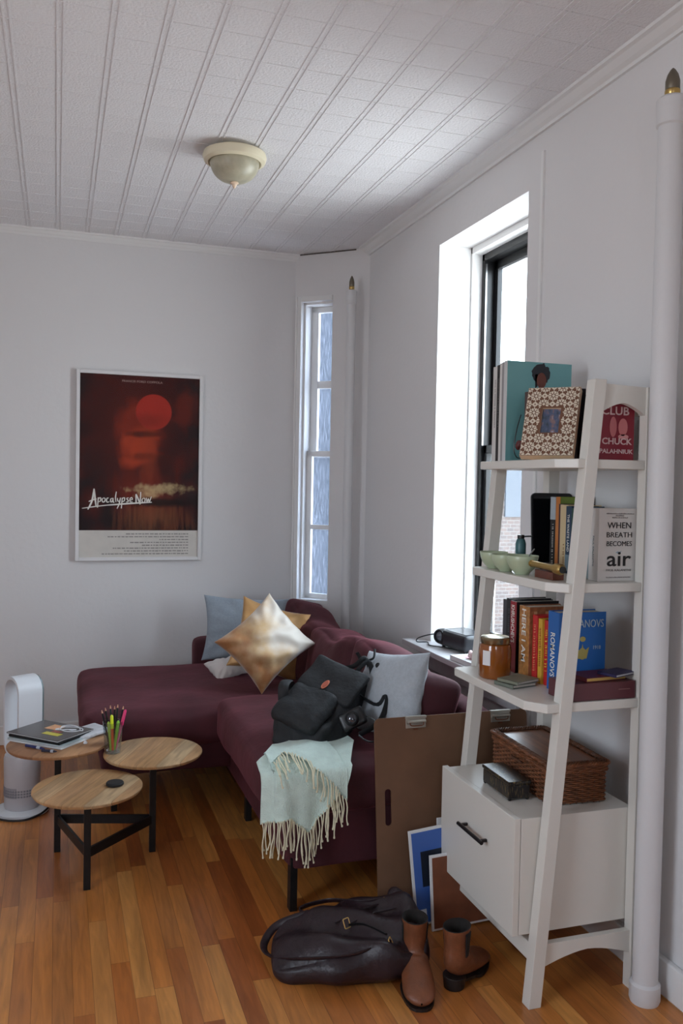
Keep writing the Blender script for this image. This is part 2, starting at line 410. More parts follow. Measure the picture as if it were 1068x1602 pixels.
n_ = t_.nodes.new('ShaderNodeTexNoise'); n_.inputs['Scale'].default_value = 14; n_.inputs['Detail'].default_value = 6
r_ = t_.nodes.new('ShaderNodeValToRGB'); r_.color_ramp.elements[0].position = .42; r_.color_ramp.elements[0].color = (.02, .02, .02, 1); r_.color_ramp.elements[1].position = .75; r_.color_ramp.elements[1].color = (.16, .16, .16, 1)
t_.links.new(n_.outputs['Fac'], r_.inputs[0]); t_.links.new(r_.outputs[0], mx.inputs[0]); t_.links.new(a_.outputs[0], mx.inputs[1]); t_.links.new(d_.outputs[0], mx.inputs[2]); t_.links.new(mx.outputs[0], o_.inputs[0])
sash(t0+.012, t1-.0, 1.66, z1-.012, .115, 2.11, .045, 'upper_sash', .023)
sash(t0+.012, t1-.0, z0+.018, 1.70, .075, 1.23, .034, 'lower_sash', .014)
build('pane', G().box(t0+.03, t1-.02, .128, .132, 1.68, z1-.03, MC), PANE, w2)
build('pane', G().box(t0+.03, t1-.02, .088, .092, z0+.03, 1.68, MC), PANE, w2)

# main window: reveal lining, stop, black frame, glass
g = G().box(1.905, 1.958, WY1-.014, WY1, WZ0, WZ1).box(1.905, 1.958, WY0, WY0+.014, WZ0, WZ1).box(1.905, 1.958, WY0, WY1, WZ1-.03, WZ1)
g.box(1.735, 1.905, WY1-.003, WY1, WZ0, WZ1)
struct('trim_2', g, TRIM, bevel=.003)
BFRAME = mat('black_aluminium', srgb(26, 26, 28), .35, .2)
fy0, fy1, fz0, fz1 = WY0+.014, WY1-.014, WZ0, WZ1-.03
w1 = struct('window_1', G().box(1.958, 2.05, fy1-.028, fy1, fz0, fz1).box(1.958, 2.05, fy0, fy0+.028, fz0, fz1).box(1.958, 2.05, fy0, fy1, fz1-.035, fz1).box(1.958, 2.05, fy0, fy1, fz0, fz0+.03), BFRAME, bevel=.002)
g = G()
for (a, b, xx) in ((1.66, fz1-.035, 2.012), (fz0+.03, 1.70, 1.975)):
    g2 = G().box(xx, xx+.026, fy1-.06, fy1-.028, a, b).box(xx, xx+.026, fy0+.028, fy0+.06, a, b).box(xx, xx+.026, fy0+.028, fy1-.028, a, a+.035).box(xx, xx+.026, fy0+.028, fy1-.028, b-.04, b)
    build('upper_sash' if a > 1 else 'lower_sash', g2, BFRAME, w1, bevel=.002)
build('track', G().box(1.962, 1.97, fy1-.034, fy1-.0275, 1.70, fz1-.05), STEEL, w1)
CLEAR = glassy('window_glass', (.97, .99, .98, 1), gl=.0)
build('glass', G().box(2.024, 2.027, fy0+.05, fy1-.05, 1.68, fz1-.06), CLEAR, w1)
build('glass', G().box(1.987, 1.990, fy0+.05, fy1-.05, fz0+.05, 1.68), CLEAR, w1)
# window stool
WOODSILL = mat('sill_paint', srgb(196, 194, 196), .5, noise_amt=.05)
struct('trim_3', G().box(XW-.11, 1.96, WY0-.10, WY1+.11, .715, .742).box(XW-.035, XW, WY0-.06, WY1+.06, .62, .715), WOODSILL, bevel=.004)
# grey vent panel under the stool (radiator cover)
# vertical wall moulding beside the window
struct('trim_4', G().box(XW-.010, XW+.001, 2.918, 2.936, .0, 2.77), TRIM, bevel=.002)
# crown along right and back walls
def crown(name, a, b, inward, ext=0):
    a = Vector(a); b = Vector(b); inn = Vector(inward)
    prof = [(0, -.045), (.012, -.045), (.014, -.034), (.03, -.026), (.05, -.012), (.066, -.010), (.068, .0), (0, 0)]
    g = G(); rings = []
    for p in (a, b): rings.append([tuple(p+inn*q[0]+Vector((0, 0, H+q[1]))) for q in prof])
    g.loft(rings); return struct(name, g, TRIM)
crown('trim_5', (XW, YR, 0), (XW, DY+.02, 0), (-1, 0, 0))
struct('crack_shade_strip', G().box(.01, .40, -.005, .0, H-.008, H-.002, MC), mat('crack_shade', srgb(90, 82, 78), .9))  # dark strip painting the crack's shadow where corner wall meets ceiling
crown('trim_6', (XL, YB, 0), (CX+.02, YB, 0), (0, -.35, 0))
# baseboards
def base(name, x0, x1, y0, y1):
    struct(name, G().box(x0, x1, y0, y1, 0, .11), TRIM, bevel=.006)
base('baseboard_right', XW-.022, XW, YR, DY); base('baseboard_back', XL, CX, YB-.02, YB); base('baseboard_left', XL, XL+.02, YR, YB)

# ------------------------------------------------------------------ outside
BRICK = bpy.data.materials.new('brick_facade'); BRICK.use_nodes = True
t_ = BRICK.node_tree; b_ = t_.nodes['Principled BSDF']; br = t_.nodes.new('ShaderNodeTexBrick'); tcn = t_.nodes.new('ShaderNodeTexCoord'); mp = t_.nodes.new('ShaderNodeMapping')
mp.inputs['Rotation'].default_value = (PI/2, 0, 0)
t_.links.new(tcn.outputs['Object'], mp.inputs[0]); t_.links.new(mp.outputs[0], br.inputs[0])
br.inputs['Scale'].default_value = 4; br.inputs['Color1'].default_value = srgb(76, 62, 58); br.inputs['Color2'].default_value = srgb(58, 50, 50); br.inputs['Mortar'].default_value = srgb(92, 90, 90)
t_.links.new(br.outputs[0], b_.inputs['Base Color']); b_.inputs['Roughness'].default_value = .9
g = G().box(0, 11, 0, 5, -8, 1.62)
bld = thing('brick_building', 'brick building beyond the large window with a dark grey window', 'building', (4.2, 13, 0))
build('facade', G().box(0, 12, 0, 5, -8, 2.15), BRICK, bld)
FW = mat('far_window', srgb(44, 52, 64), .4)
for (xa, za) in ((2.94, 1.0), (.6, 1.0), (5.2, 1.0), (2.94, -2.2)):
    build('window', G().box(xa, xa+.62, -.04, .02, za, za+.95), FW, bld)
    build('lintel', G().box(xa-.08, xa+.7, -.07, .02, za+.95, za+1.1), mat('stone', srgb(98, 96, 94), .9), bld)
bl2 = solo('alley_wall', G().box(-.6, 3.3, 7.0, 9.0, -8, 6), mat('alley_stucco', srgb(42, 46, 52), .9, noise_amt=.2, noise_scale=2), 'blue-grey neighbouring wall seen through the narrow corner window', 'wall', (1.35, 8, 0))

# ================================================================== FIXED THINGS
# ceiling lamp
lamp = thing('ceiling_light', 'cream flush-mount ceiling light with a frosted glass bowl', 'ceiling light', (.70, 3.66, H))
CREAM = mat('cream_enamel', srgb(226, 216, 188), .4)
build('canopy', G().lathe([(.095, 0), (.102, -.014), (.13, -.016), (.134, -.03), (.128, -.048), (.112, -.056), (.104, -.05), (.1, -.04)], 48), CREAM, lamp, smooth=True)
FROST = mat('frosted_alabaster', srgb(178, 172, 150), .35, noise_amt=.12, noise_scale=30)
prof = [(.103*math.cos(a)**.8 if a < PI/2-.01 else .004, -.048-.086*math.sin(a)) for a in [PI/2*i/12 for i in range(13)]]
build('glass_bowl', G().lathe(prof, 48), FROST, lamp, smooth=True, angle=80)
build('finial', G().lathe([(.016, -.130), (.018, -.137), (.010, -.142), (.008, -.150), (.003, -.158)], 20), mat('finial_cream', srgb(232, 206, 180), .4), lamp, smooth=True)
# steam riser pipes with air valves
RISER = mat('riser_paint', srgb(214, 213, 214), .55, bump=.2, bump_scale=30)
VALVE = mat('valve_metal', srgb(120, 112, 98), .45, .7)
def riser(x, y, r, ztop, label, zb=.0):
    p = thing('heating_pipe', label, 'pipe', (x, y, 0), 0, 'steam pipes along the wall')
    build('pipe', G().lathe([(r, .0), (r, ztop-.04)], 32), RISER, p, smooth=True)
    build('cap', G().lathe([(r*1.0, ztop-.075), (r*1.15, ztop-.07), (r*1.18, ztop), (r*.95, ztop+.008), (.01, ztop+.008)], 32), RISER, p, smooth=True)
    build('floor_collar', G().lathe([(r*1.12, 0), (r*1.22, .01), (r*1.2, .055), (r*1.02, .062)], 32), RISER, p, smooth=True)
    v = build('air_valve', G().lathe([(r*.42, ztop+.006), (r*.42, ztop+.015), (r*.52, ztop+.02), (r*.52, ztop+.03), (r*.55, ztop+.032), (r*.55, ztop+.055), (r*.42, ztop+.072), (r*.2, ztop+.086), (.001, ztop+.092)], 20), VALVE, p, smooth=True)
    build('valve_ring', G().lathe([(r*.5, ztop+.012), (r*.58, ztop+.016), (r*.58, ztop+.028), (r*.5, ztop+.031)], 20), BRASS, v, smooth=True)
riser(1.652, 2.095, .0365, 2.605, 'white painted steam pipe beside the ladder bookshelf')
riser(1.612, 4.80, .027, 2.61, 'white painted steam pipe in the far corner behind the sofa')
jb = solo('junction_box', G().box(1.708, 1.74, 1.98, 2.128, 2.465, 2.565), mat('cream_box', srgb(214, 206, 182), .5), 'small cream electrical box on wall behind the near pipe', 'electrical box', (1.724, 2.05, 2.51), bevel=.004)

# ------------------------------------------------------------------ poster
px0, px1, pz0, pz1, py = .103, .818, 1.032, 2.12, YB
po = thing('framed_poster', 'dark red and black film poster in a thin white frame', 'poster', ((px0+px1)/2, YB, (pz0+pz1)/2), world=True)
fw = .020; yf = YB-.032
g = G().box(px0, px0+fw, yf, YB-.002, pz0, pz1).box(px1-fw, px1, yf, YB-.002, pz0, pz1).box(px0+fw, px1-fw, yf, YB-.002, pz0, pz0+fw).box(px0+fw, px1-fw, yf, YB-.002, pz1-fw, pz1)
build('frame', g, mat('frame_white', srgb(228, 226, 226), .4), po, bevel=.002)
# print (procedural generic glow picture)
PR = bpy.data.materials.new('poster_print'); PR.use_nodes = True; t = PR.node_tree; N = t.nodes.new; L = t.links.new; b = t.nodes['Principled BSDF']
tcn = N('ShaderNodeTexCoord')
def blob(cx, cz, rx, rz, soft, col, fac=1.0, nz=0, nsc=12):
    return (cx, cz, rx, rz, soft, col, fac, nz, nsc)
base_n = N('ShaderNodeTexNoise'); base_n.inputs['Scale'].default_value = 7; base_n.inputs['Detail'].default_value = 7; L(tcn.outputs['Object'], base_n.inputs[0])
rp = N('ShaderNodeValToRGB'); L(base_n.outputs['Fac'], rp.inputs[0]); rp.color_ramp.elements[0].position = .4; rp.color_ramp.elements[0].color = srgb(30, 14, 18); rp.color_ramp.elements[1].position = .75; rp.color_ramp.elements[1].color = srgb(86, 26, 20)
cur = rp.outputs[0]
sep = N('ShaderNodeSeparateXYZ'); L(tcn.outputs['Object'], sep.inputs[0])
def MM(op, a, bb=None):
    n = N('ShaderNodeMath'); n.operation = op
    for i, v in enumerate((a, bb)):
        if v is None: continue
        if isinstance(v, (int, float)): n.inputs[i].default_value = v
        else: L(v, n.inputs[i])
    return n.outputs[0]
def add_blob(cx, cz, rx, rz, soft, col, fac=1., nz=0., nsc=12., streak=False):
    global cur
    dx = MM('DIVIDE', MM('SUBTRACT', sep.outputs['X'], cx), rx); dz = MM('DIVIDE', MM('SUBTRACT', sep.outputs['Z'], cz), rz)
    d = MM('SQRT', MM('ADD', MM('MULTIPLY', dx, dx), MM('MULTIPLY', dz, dz)))
    if nz:
        n = N('ShaderNodeTexNoise'); n.inputs['Scale'].default_value = nsc; n.inputs['Detail'].default_value = 6
        if streak:
            mpn = N('ShaderNodeMapping'); L(tcn.outputs['Object'], mpn.inputs[0]); mpn.inputs['Scale'].default_value = (1, 1, .12); L(mpn.outputs[0], n.inputs[0])
        else: L(tcn.outputs['Object'], n.inputs[0])
        d = MM('ADD', d, MM('MULTIPLY', MM('SUBTRACT', n.outputs['Fac'], .5), nz))
    mr_ = N('ShaderNodeMapRange'); L(d, mr_.inputs['Value']); mr_.inputs['From Min'].default_value = 1+soft; mr_.inputs['From Max'].default_value = 1-soft
    mr_.inputs['To Max'].default_value = fac
    mx_ = N('ShaderNodeMix'); mx_.data_type = 'RGBA'; L(mr_.outputs[0], mx_.inputs['Factor']); L(cur, mx_.inputs['A']); mx_.inputs['B'].default_value = col
    cur = mx_.outputs['Result']
# coordinates relative to the poster centre
add_blob(-.03, .24, .20, .30, .5, srgb(84, 24, 18), .8, 1.6, 7)
add_blob(-.01, .19, .12, .20, .22, srgb(136, 42, 24), .85, 1.1, 9)
add_blob(-.03, .10, .07, .10, .5, srgb(186, 66, 32), .8, 2.6, 14)
add_blob(.03, .13, .06, .09, .5, srgb(170, 60, 30), .8, 2.6, 18)
add_blob(.01, .19, .10, .018, .4, srgb(60, 20, 16), .8, 1.6, 16)
add_blob(.04, .06, .12, .02, .5, srgb(70, 24, 16), .6, 2.2, 20)
add_blob(.075, .32, .102, .102, .03, srgb(176, 48, 36), .93)
add_blob(.03, .27, .11, .035, .6, srgb(120, 36, 24), .55, 1.8, 16)
add_blob(.25, .34, .045, .11, .4, srgb(104, 34, 24), .85, 1.6, 16)
add_blob(.05, -.06, .035, .16, .9, srgb(150, 60, 34), .7, 2.6, 50, True)
add_blob(.03, -.14, .16, .10, .6, srgb(120, 36, 20), .75, 2.4, 22, True)
add_blob(.12, -.125, .13, .022, .7, srgb(214, 190, 140), .65, 3.2, 34)
add_blob(.05, -.16, .05, .02, .7, srgb(226, 190, 140), .6, 2.6, 40)
add_blob(.08, -.29, .14, .07, .8, srgb(140, 82, 50), .65, 3.4, 60, True)
add_blob(.10, -.205, .26, .022, .5, srgb(22, 10, 12), .9, 1.6, 24)
L(cur, b.inputs['Base Color']); b.inputs['Roughness'].default_value = .7; b.inputs['Specular IOR Level'].default_value = .2
MATS['poster_print'] = PR
ypr = YB-.018
build('print', G().box(px0+fw*.8, px1-fw*.8, ypr, ypr+.004, pz0+.17, pz1-fw*.8), PR, po)
build('caption_band', G().box(px0+fw*.8, px1-fw*.8, ypr-.0005, ypr+.0035, pz0+fw*.8, pz0+.175), mat('caption_paper', srgb(214, 208, 200), .6, noise_amt=.04), po)
WH = mat('ink_white', srgb(236, 232, 224), .6); INK = mat('ink_black', srgb(30, 28, 30), .6); GREYINK = mat('ink_grey', srgb(150, 144, 140), .7)
# brush lettering of the title
def strokes(name, S, parent, o, r, u, m, wd=.006, sc=1.):
    g = G(); o = Vector(o); r = Vector(r); u = Vector(u); n = r.cross(u)
    for s_ in S:
        w_ = wd; pts = s_
        if isinstance(s_[0], (int, float)): w_ = s_[0]; pts = s_[1:]
        P = [o+r*(p[0]*sc)+u*(p[1]*sc) for p in (smoothpath([(q[0], q[1], 0) for q in pts], 4) if len(pts) > 2 else [(q[0], q[1], 0) for q in pts])]
        k_ = len(P); rad = [w_*sc*(.55+.45*math.sin(PI*min(1, (i+.6)/k_))) for i in range(k_)]
        g.tube(P, rad, 6, flat=.08, up=n)
    return build(name, g, m, parent)
# unit: 1 = lower case height
T_ = [(.17, (-.55, -1.35), (.2, .3), (.55, 2.6)), (.16, (.55, 2.6), (.75, .8), (.95, -.75)), (.11, (-.4, .15), (.4, .5), (1.05, .65)),
      (.13, (1.35, .95), (1.2, -1.0)), (.11, (1.35, .7), (1.75, .9), (1.75, .3), (1.35, .1)),
      (.11, (2.35, .9), (2.05, .6), (2.15, .1), (2.5, .2), (2.6, .7), (2.35, .9)),
      (.11, (3.25, .85), (2.95, .8), (2.85, .3), (3.05, .05), (3.35, .2)),
      (.11, (4.0, .8), (3.65, .7), (3.6, .2), (3.85, .15), (4.05, .8)), (.11, (4.05, .9), (4.1, .1), (4.3, .1)),
      (.11, (4.65, 2.1), (4.5, 1.0), (4.6, .1)),
      (.11, (4.85, .9), (4.95, .3), (5.25, .3)), (.12, (5.4, .95), (5.2, -.2), (4.8, -1.15)),
      (.12, (5.75, .95), (5.6, -1.1)), (.11, (5.75, .8), (6.15, .95), (6.15, .4), (5.75, .15)),
      (.11, (6.95, .95), (6.6, .85), (6.7, .6), (6.9, .4), (6.75, .15), (6.45, .15)),
      (.11, (7.2, .5), (7.65, .65), (7.5, 1.0), (7.2, .75), (7.25, .2), (7.7, .2)),
      (.15, (8.35, -.2), (8.3, 1.6)), (.15, (8.3, 1.7), (8.75, .7), (9.1, -.3)), (.13, (9.1, -.2), (9.2, 2.1)),
      (.11, (9.75, .95), (9.45, .6), (9.6, .1), (9.95, .2), (10.0, .8), (9.75, .95)),
      (.12, (10.25, 1.0), (10.4, .2), (10.65, .8), (10.85, .25), (11.2, 1.25)),
      (.10, (-1.6, -1.15), (1.0, -.75), (4.2, -.35)), (.15, (3.0, -.5), (7.0, -.15), (11.3, .15))]
strokes('title_lettering', T_, po, (px0+.085, ypr-.002, pz0+.335), X_, Z_, WH, sc=.0302)
for s_ in (1,): pass
MATS['t'] = None
text('credit_line', 'FRANCIS FORD COPPOLA', po, (px0+.365, ypr-.001, pz1-.058), X_, Z_, .017, mat('ink_dim', srgb(160, 130, 124), .6), 'CENTER', fit=.23, bold=.0004)
g = G(); random.seed(3)
for r_i in range(8):
    z_ = pz0+.155-r_i*.0165; x_ = px1-.075; lim = [.36, .45, .17, .33, .26, .43, .36, .48][r_i]
    xx = x_
    while xx > x_-lim:
        ww = random.uniform(.006, .026)
        g.box(xx-ww, xx, ypr-.0012, ypr-.0004, z_-random.uniform(.003, .0045), z_+.0025); xx -= ww+random.uniform(.003, .006)
build('small_print', g, GREYINK, po)
POSTGLASS = glassy('poster_glass', (1, 1, 1, 1), .03, .012)
build('glazing', G().box(px0+fw*.9, px1-fw*.9, YB-.0265, YB-.0255, pz0+fw*.9, pz1-fw*.9), POSTGLASS, po)

# ================================================================== SOFA
sofa = thing('sectional_sofa', 'plum velvet sectional sofa with chaise along the back wall', 'sofa', (1.0, 3.95, 0), world=True)
def vn(P, x, y, z, a=.008, s_=5, seed=0):
    n = noise.noise(Vector((P.x*s_+seed, P.y*s_, P.z*s_)))*a
    return P*(1+n) if False else P+Vector((n*x, n*y, n*1.4*z))
def softbox(name, x0, x1, y0, y1, z0, z1, r, crown=(0, 0), n=14, seed=0, amp=.008, m=VELVET, parent=sofa, rot=None, fn=None):
    cx, cy, cz = (x0+x1)/2, (y0+y1)/2, (z0+z1)/2
    M = Matrix.Translation((cx, cy, cz))
    if rot: M = M @ rot
    def f(P, x, y, z):
        P = vn(P, x, y, z, amp, 6, seed)
        return fn(P, x, y, z) if fn else P
    return build(name, G().soft((x1-x0)/2, (y1-y0)/2, (z1-z0)/2, r, n, M, crown, f), m, parent, smooth='all', sub=1)
softbox('frame', .775, 1.578, 2.875, 5.05, .145, .36, .02, n=12, amp=.003)
softbox('chaise_frame', .20, .80, 3.93, 4.93, .175, .36, .03, n=12, amp=.003)
softbox('seat_cushion', .695, 1.42, 2.85, 3.90, .335, .525, .05, (.02, .012), 18, 2)
softbox('chaise_cushion', .12, 1.42, 3.905, 4.935, .30, .47, .055, (.014, .012), 18, 5)
softbox('backrest_frame', 1.45, 1.578, 2.89, 5.03, .30, .675, .055, n=16, amp=.004)
softbox('backrest_frame', .755, 1.50, 4.93, 5.07, .30, .60, .045, n=12, amp=.004)
def sag(P, x, y, z):
    P = P.copy(); P.z -= .02*(1-y*y)*max(0, z); P += Vector((0, 0, .012*math.sin(y*5+x)))*max(0, z)
    n = noise.noise(Vector((P.x*4, P.y*11+3, P.z*5)))
    P.x += -.016*n*(1 if x < 0 else 0); return P
for (ya, yb, sd, zt) in ((2.97, 3.66, 1, .79), (3.66, 4.30, 3, .765), (4.27, 4.88, 8, .785)):
    softbox('back_cushion', 1.235, 1.455, ya, yb, .48, zt, .042, (.03, .03), 20, sd, .010, rot=Matrix.Rotation(math.radians(13), 4, 'Y') @ Matrix.Rotation(math.radians({1: 4, 3: -3, 8: 10}[sd]), 4, 'X'), fn=sag)
for (x, y) in ((.80, 2.91), (1.54, 2.91), (.82, 3.75), (.26, 4.02), (.26, 4.86), (1.54, 4.9)):
    build('leg', G().box(x-.013, x+.013, y-.02, y+.02, 0, .19), BLACKMETAL, sofa, bevel=.002)

def place(center, normal, roll, up=(0, 0, 1)):
    n = Vector(normal).normalized(); u = Vector(up); u = (u-n*n.dot(u)).normalized(); r = u.cross(n)
    M = Matrix(((r.x, u.x, n.x, center[0]), (r.y, u.y, n.y, center[1]), (r.z, u.z, n.z, center[2]), (0, 0, 0, 1)))
    return M @ Matrix.Rotation(roll, 4, 'Z')
def pil(name, label, c_, nrm, roll, w_, h_, t_, m, seed, fold=None, pinch=.1, wr=.006, parts=None):
    o = thing(name, label, 'pillow', c_, world=True, group='cushions on the sofa')
    build('pillow_cover', G().pillow(w_, h_, t_, 30, place(c_, nrm, roll), pinch, wr, seed, fold), m, o, smooth='all', sub=1)
    return o
pil('throw_pillow', 'grey-blue square pillow against the back wall behind the gold pillows', (1.045, 4.84, .665), (-.05, -1, .28), -.06, .52, .37, .12, GREYF, 1)
pil('throw_pillow', 'plain gold velvet pillow tucked between the grey-blue and the front gold pillow', (1.075, 4.45, .672), (.0, -1, .35), math.radians(-17), .38, .38, .11, GOLDV, 2, pinch=.12)
GV2 = mat('gold_painted_sheen', srgb(214, 188, 150), .5, .0)
t = GV2.node_tree; b = t.nodes['Principled BSDF']; tcn = t.nodes.new('ShaderNodeTexCoord'); mp = t.nodes.new('ShaderNodeMapping'); t.links.new(tcn.outputs['Object'], mp.inputs[0])
sp_ = t.nodes.new('ShaderNodeSeparateXYZ'); t.links.new(mp.outputs[0], sp_.inputs[0]); nn_ = t.nodes.new('ShaderNodeTexNoise'); nn_.inputs['Scale'].default_value = 7; nn_.inputs['Detail'].default_value = 6; t.links.new(tcn.outputs['Object'], nn_.inputs[0])
m1 = t.nodes.new('ShaderNodeMath'); m1.operation = 'MULTIPLY_ADD'; m1.inputs[1].default_value = 1.2; t.links.new(sp_.outputs['X'], m1.inputs[0]); t.links.new(nn_.outputs['Fac'], m1.inputs[2])
m2 = t.nodes.new('ShaderNodeMath'); m2.operation = 'MULTIPLY_ADD'; m2.inputs[1].default_value = 1.0; t.links.new(sp_.outputs['Z'], m2.inputs[0]); t.links.new(m1.outputs[0], m2.inputs[2])
r_ = t.nodes.new('ShaderNodeValToRGB'); t.links.new(m2.outputs[0], r_.inputs[0]); el = r_.color_ramp.elements; el[0].position = .22; el[0].color = srgb(170, 112, 62); el[1].position = .72; el[1].color = srgb(222, 212, 200)  # velvet sheen painted into the colour: paler towards upper right
q = el.new(.45); q.color = srgb(206, 172, 128); t.links.new(r_.outputs[0], b.inputs['Base Color'])
b.inputs['Sheen Weight'].default_value = .5
def fld(u, v): return .016*math.sin(9*(u*.5+v*.9)+2*u)*max(0, 1-((u-.1)**2+(v+.3)**2)*1.3)
pil('throw_pillow', 'large gold velvet pillow with painted pale sheen standing on its corner', (.988, 4.17, .708), (-.10, -1, .36), math.radians(41), .37, .345, .19, GV2, 4, fld, .12, .011)
pil('throw_pillow', 'small white pillow corner peeking out below the gold velvet pillow', (.86, 4.50, .52), (0, -.5, 1), math.radians(20), .19, .16, .07, mat('white_fabric', srgb(214, 206, 202), .9), 6)
pg = pil('throw_pillow', 'pale grey pillow with a dark button behind the black backpack', (1.232, 3.10, .695), (-.94, -.26, .34), math.radians(9), .37, .33, .13, PALEF, 9, pinch=.09)
build('button', G().lathe([(.009, 0), (.011, .002), (.009, .005)], 16, place((1.197, 3.155, .795), (-.90, -.36, .60), 0)), BLACK, pg, smooth=True)

# ------------------------------------------------------------------ mint blanket with fringe, hung over the near end of the seat
def drape_pt(xx, s_, lay=0):
    """s_: distance along cloth from the top; edge at s_=.23"""
    top = .545+.004*lay; lift = lay*.008
    fold_ = .012*math.sin(xx*34+1.3)+.006*math.sin(xx*71)
    if s_ < .22:
        y = 3.06-s_; z = top+.006*math.sin(xx*30+s_*9)+lift*.5-.02*max(0, (s_-.12)/.1)**2
        return Vector((xx, y, z))
    a = min(1, (s_-.22)/.07); ang = a*PI/2
    y = 2.828-.030*math.sin(ang)-lift; z = top-.02-.045*(1-math.cos(ang))
    rest = max(0, s_-.29)
    z -= rest; y -= fold_*min(1, rest*8+.2)*1.0
    return Vector((xx, y, z))
def cloth(name, outline_top, outline_bot, x0, x1, lay, parent, n=40, m_=26, th=.004):
    g = G(); vs = []; fs = []
    for side in (0, 1):
        for i in range(n+1):
            u = i/n; xx = x0+(x1-x0)*u; a = outline_top(u); b_ = outline_bot(u)
            for j in range(m_+1):
                p = drape_pt(xx, a+(b_-a)*j/m_, lay)
                if side: p = p+Vector((0, .004, -.003))
                if xx < .70:   # wraps the corner of the cushion
                    k_ = (.70-xx); p = p+Vector((.012, k_*.95, -.25*k_))
                vs.append(tuple(p))
    st = (n+1)*(m_+1)
    for i in range(n):
        for j in range(m_):
            a = i*(m_+1)+j; q = (a, a+m_+1, a+m_+2, a+1); fs.append(q); fs.append(tuple(x_+st for x_ in q[::-1]))
    for i in range(n):
        for j in (0, m_):
            a = i*(m_+1)+j; fs.append((a, a+st, a+m_+1+st, a+m_+1))
    for j in range(m_):
        for i in (0, n):
            a = i*(m_+1)+j; fs.append((a, a+1, a+1+st, a+st))
    g.add(vs, fs); return build(name, g, MINT, parent, smooth='all')
bk = thing('throw_blanket', 'mint green wool blanket with cream fringe hanging off the near sofa end', 'blanket', (.84, 2.85, .53), world=True)
lerp = lambda a, b, t: a+(b-a)*t
def seg(pts):
    def f(u):
        for (a, b) in zip(pts, pts[1:]):
            if u <= b[0]: return lerp(a[1], b[1], (u-a[0])/(b[0]-a[0]))
        return pts[-1][1]
    return f
botL = seg([(0, .42), (.35, .40), (.62, .46), (.8, .40), (1, .33)])
botU = seg([(0, .20), (.25, .12), (.45, .2), (1, .36)])
cloth('lower_layer', seg([(0, .18), (.2, .08), (1, .04)]), botL, .655, .93, 0, bk)
cloth('upper_layer', seg([(0, .12), (.2, .02), (1, -.06)]), botU, .70, .955, 1.4, bk)
cloth('folded_end', seg([(0, -.06), (1, -.09)]), seg([(0, .36), (.4, .22), (1, .06)]), .94, 1.05, 1.0, bk)
def fringe(name, x0, x1, bot, lay, n, ln, seed):
    random.seed(seed); g = G()
    for i in range(n):
        u = (i+.5)/n; xx = x0+(x1-x0)*u; s0 = bot(u)-.006
        L_ = ln*random.uniform(.8, 1.15); dx = random.uniform(-.012, .012); pts = []
        for k_ in range(7):
            t = k_/6; xq = xx+dx*t+.003*math.sin(t*6+i); p = drape_pt(xx, s0+L_*t, lay)
            p.x = xq; p.y -= .004+.003*math.sin(i*2.1)
            if s0 < .22: pass
            if xx < .70: kk = .70-xx; p = p+Vector((.008, kk*.95, -.25*kk))
            pts.append(p)
        g.tube(pts, .0024, 5)
        g.tube([pts[-1]+Vector((0, 0, .006)), pts[-1]], .0034, 5)
    return build(name, g, CREAMY, bk, smooth=True)
fringe('fringe', .66, .925, botL, 0, 40, .115, 1)
fringe('fringe', .71, .95, botU, 1.6, 26, .095, 2)

# ------------------------------------------------------------------ backpack + camera
bp_ = thing('backpack', 'black nylon backpack lying on the near sofa seat with tall loop handles', 'backpack', (1.0, 3.24, .545), world=True)
axis = Vector((.27, .18, .17)).normalized()   # from foot (left-low) to handle end
nrm = Vector((-.45, -.62, .72)); nrm = (nrm-axis*axis.dot(nrm)).normalized(); side = axis.cross(nrm)
MB = Matrix(((axis.x, side.x, nrm.x, .975), (axis.y, side.y, nrm.y, 3.17), (axis.z, side.z, nrm.z, .622), (0, 0, 0, 1)))
def bpf(P, x, y, z):
    P = P.copy(); n = noise.noise(Vector((P.x*9, P.y*14, P.z*9)))
    P.z *= (.75+.25*x) if x < 0 else 1
    P += Vector((0, y, z))*n*.030
    P.z += .014*math.sin(P.x*34)*abs(z); return P
build('body', G().soft(.205, .108, .06, .052, 20, MB, (.02, .015), bpf), NYLON, bp_, smooth='all', sub=1)
build('front_pocket', G().soft(.10, .10, .03, .028, 12, MB @ Matrix.Translation((-.07, -.02, .072)), (.012, .0), lambda P, x, y, z: P+Vector((0, 0, .012*noise.noise(P*20)))), NYLON, bp_, smooth='all', sub=1)
build('flap', G().soft(.085, .12, .014, .013, 12, MB @ Matrix.Translation((.09, 0, .088)) @ Matrix.Rotation(-.12, 4, 'Y'), (.006, 0), lambda P, x, y, z: P+Vector((0, 0, .01*noise.noise(P*14)))), NYLON, bp_, smooth='all', sub=1)
lg = build('logo_patch', G().lathe([(.001, 0), (.024, 0), (.025, .002), (.022, .004), (.001, .004)], 24, MB @ Matrix.Translation((.045, -.005, .103)) @ Matrix.Diagonal((1, .45, 1, 1)), cap=False), mat('patch_orange', srgb(206, 120, 92), .6), bp_)
build('logo_mark', G().lathe([(.012, .0045), (.017, .0045), (.017, .006), (.012, .006)], 20, MB @ Matrix.Translation((.045, -.005, .103)) @ Matrix.Diagonal((1, .45, 1, 1))), mat('patch_red', srgb(168, 84, 62), .6), lg)
S = lambda pts, k_=6: smoothpath(pts, k_)
top = Vector((1.165, 3.20, .805))
hp = [(MB @ Vector((.17, -.07, .05))), top+Vector((-.055, 0, -.02)), top+Vector((-.01, 0, .01)), top+Vector((.02, .02, -.04)), (MB @ Vector((.16, .08, .0)))]
build('handle', G().tube(S(hp), .011, 8, flat=.25), NYLON, bp_, smooth=True)
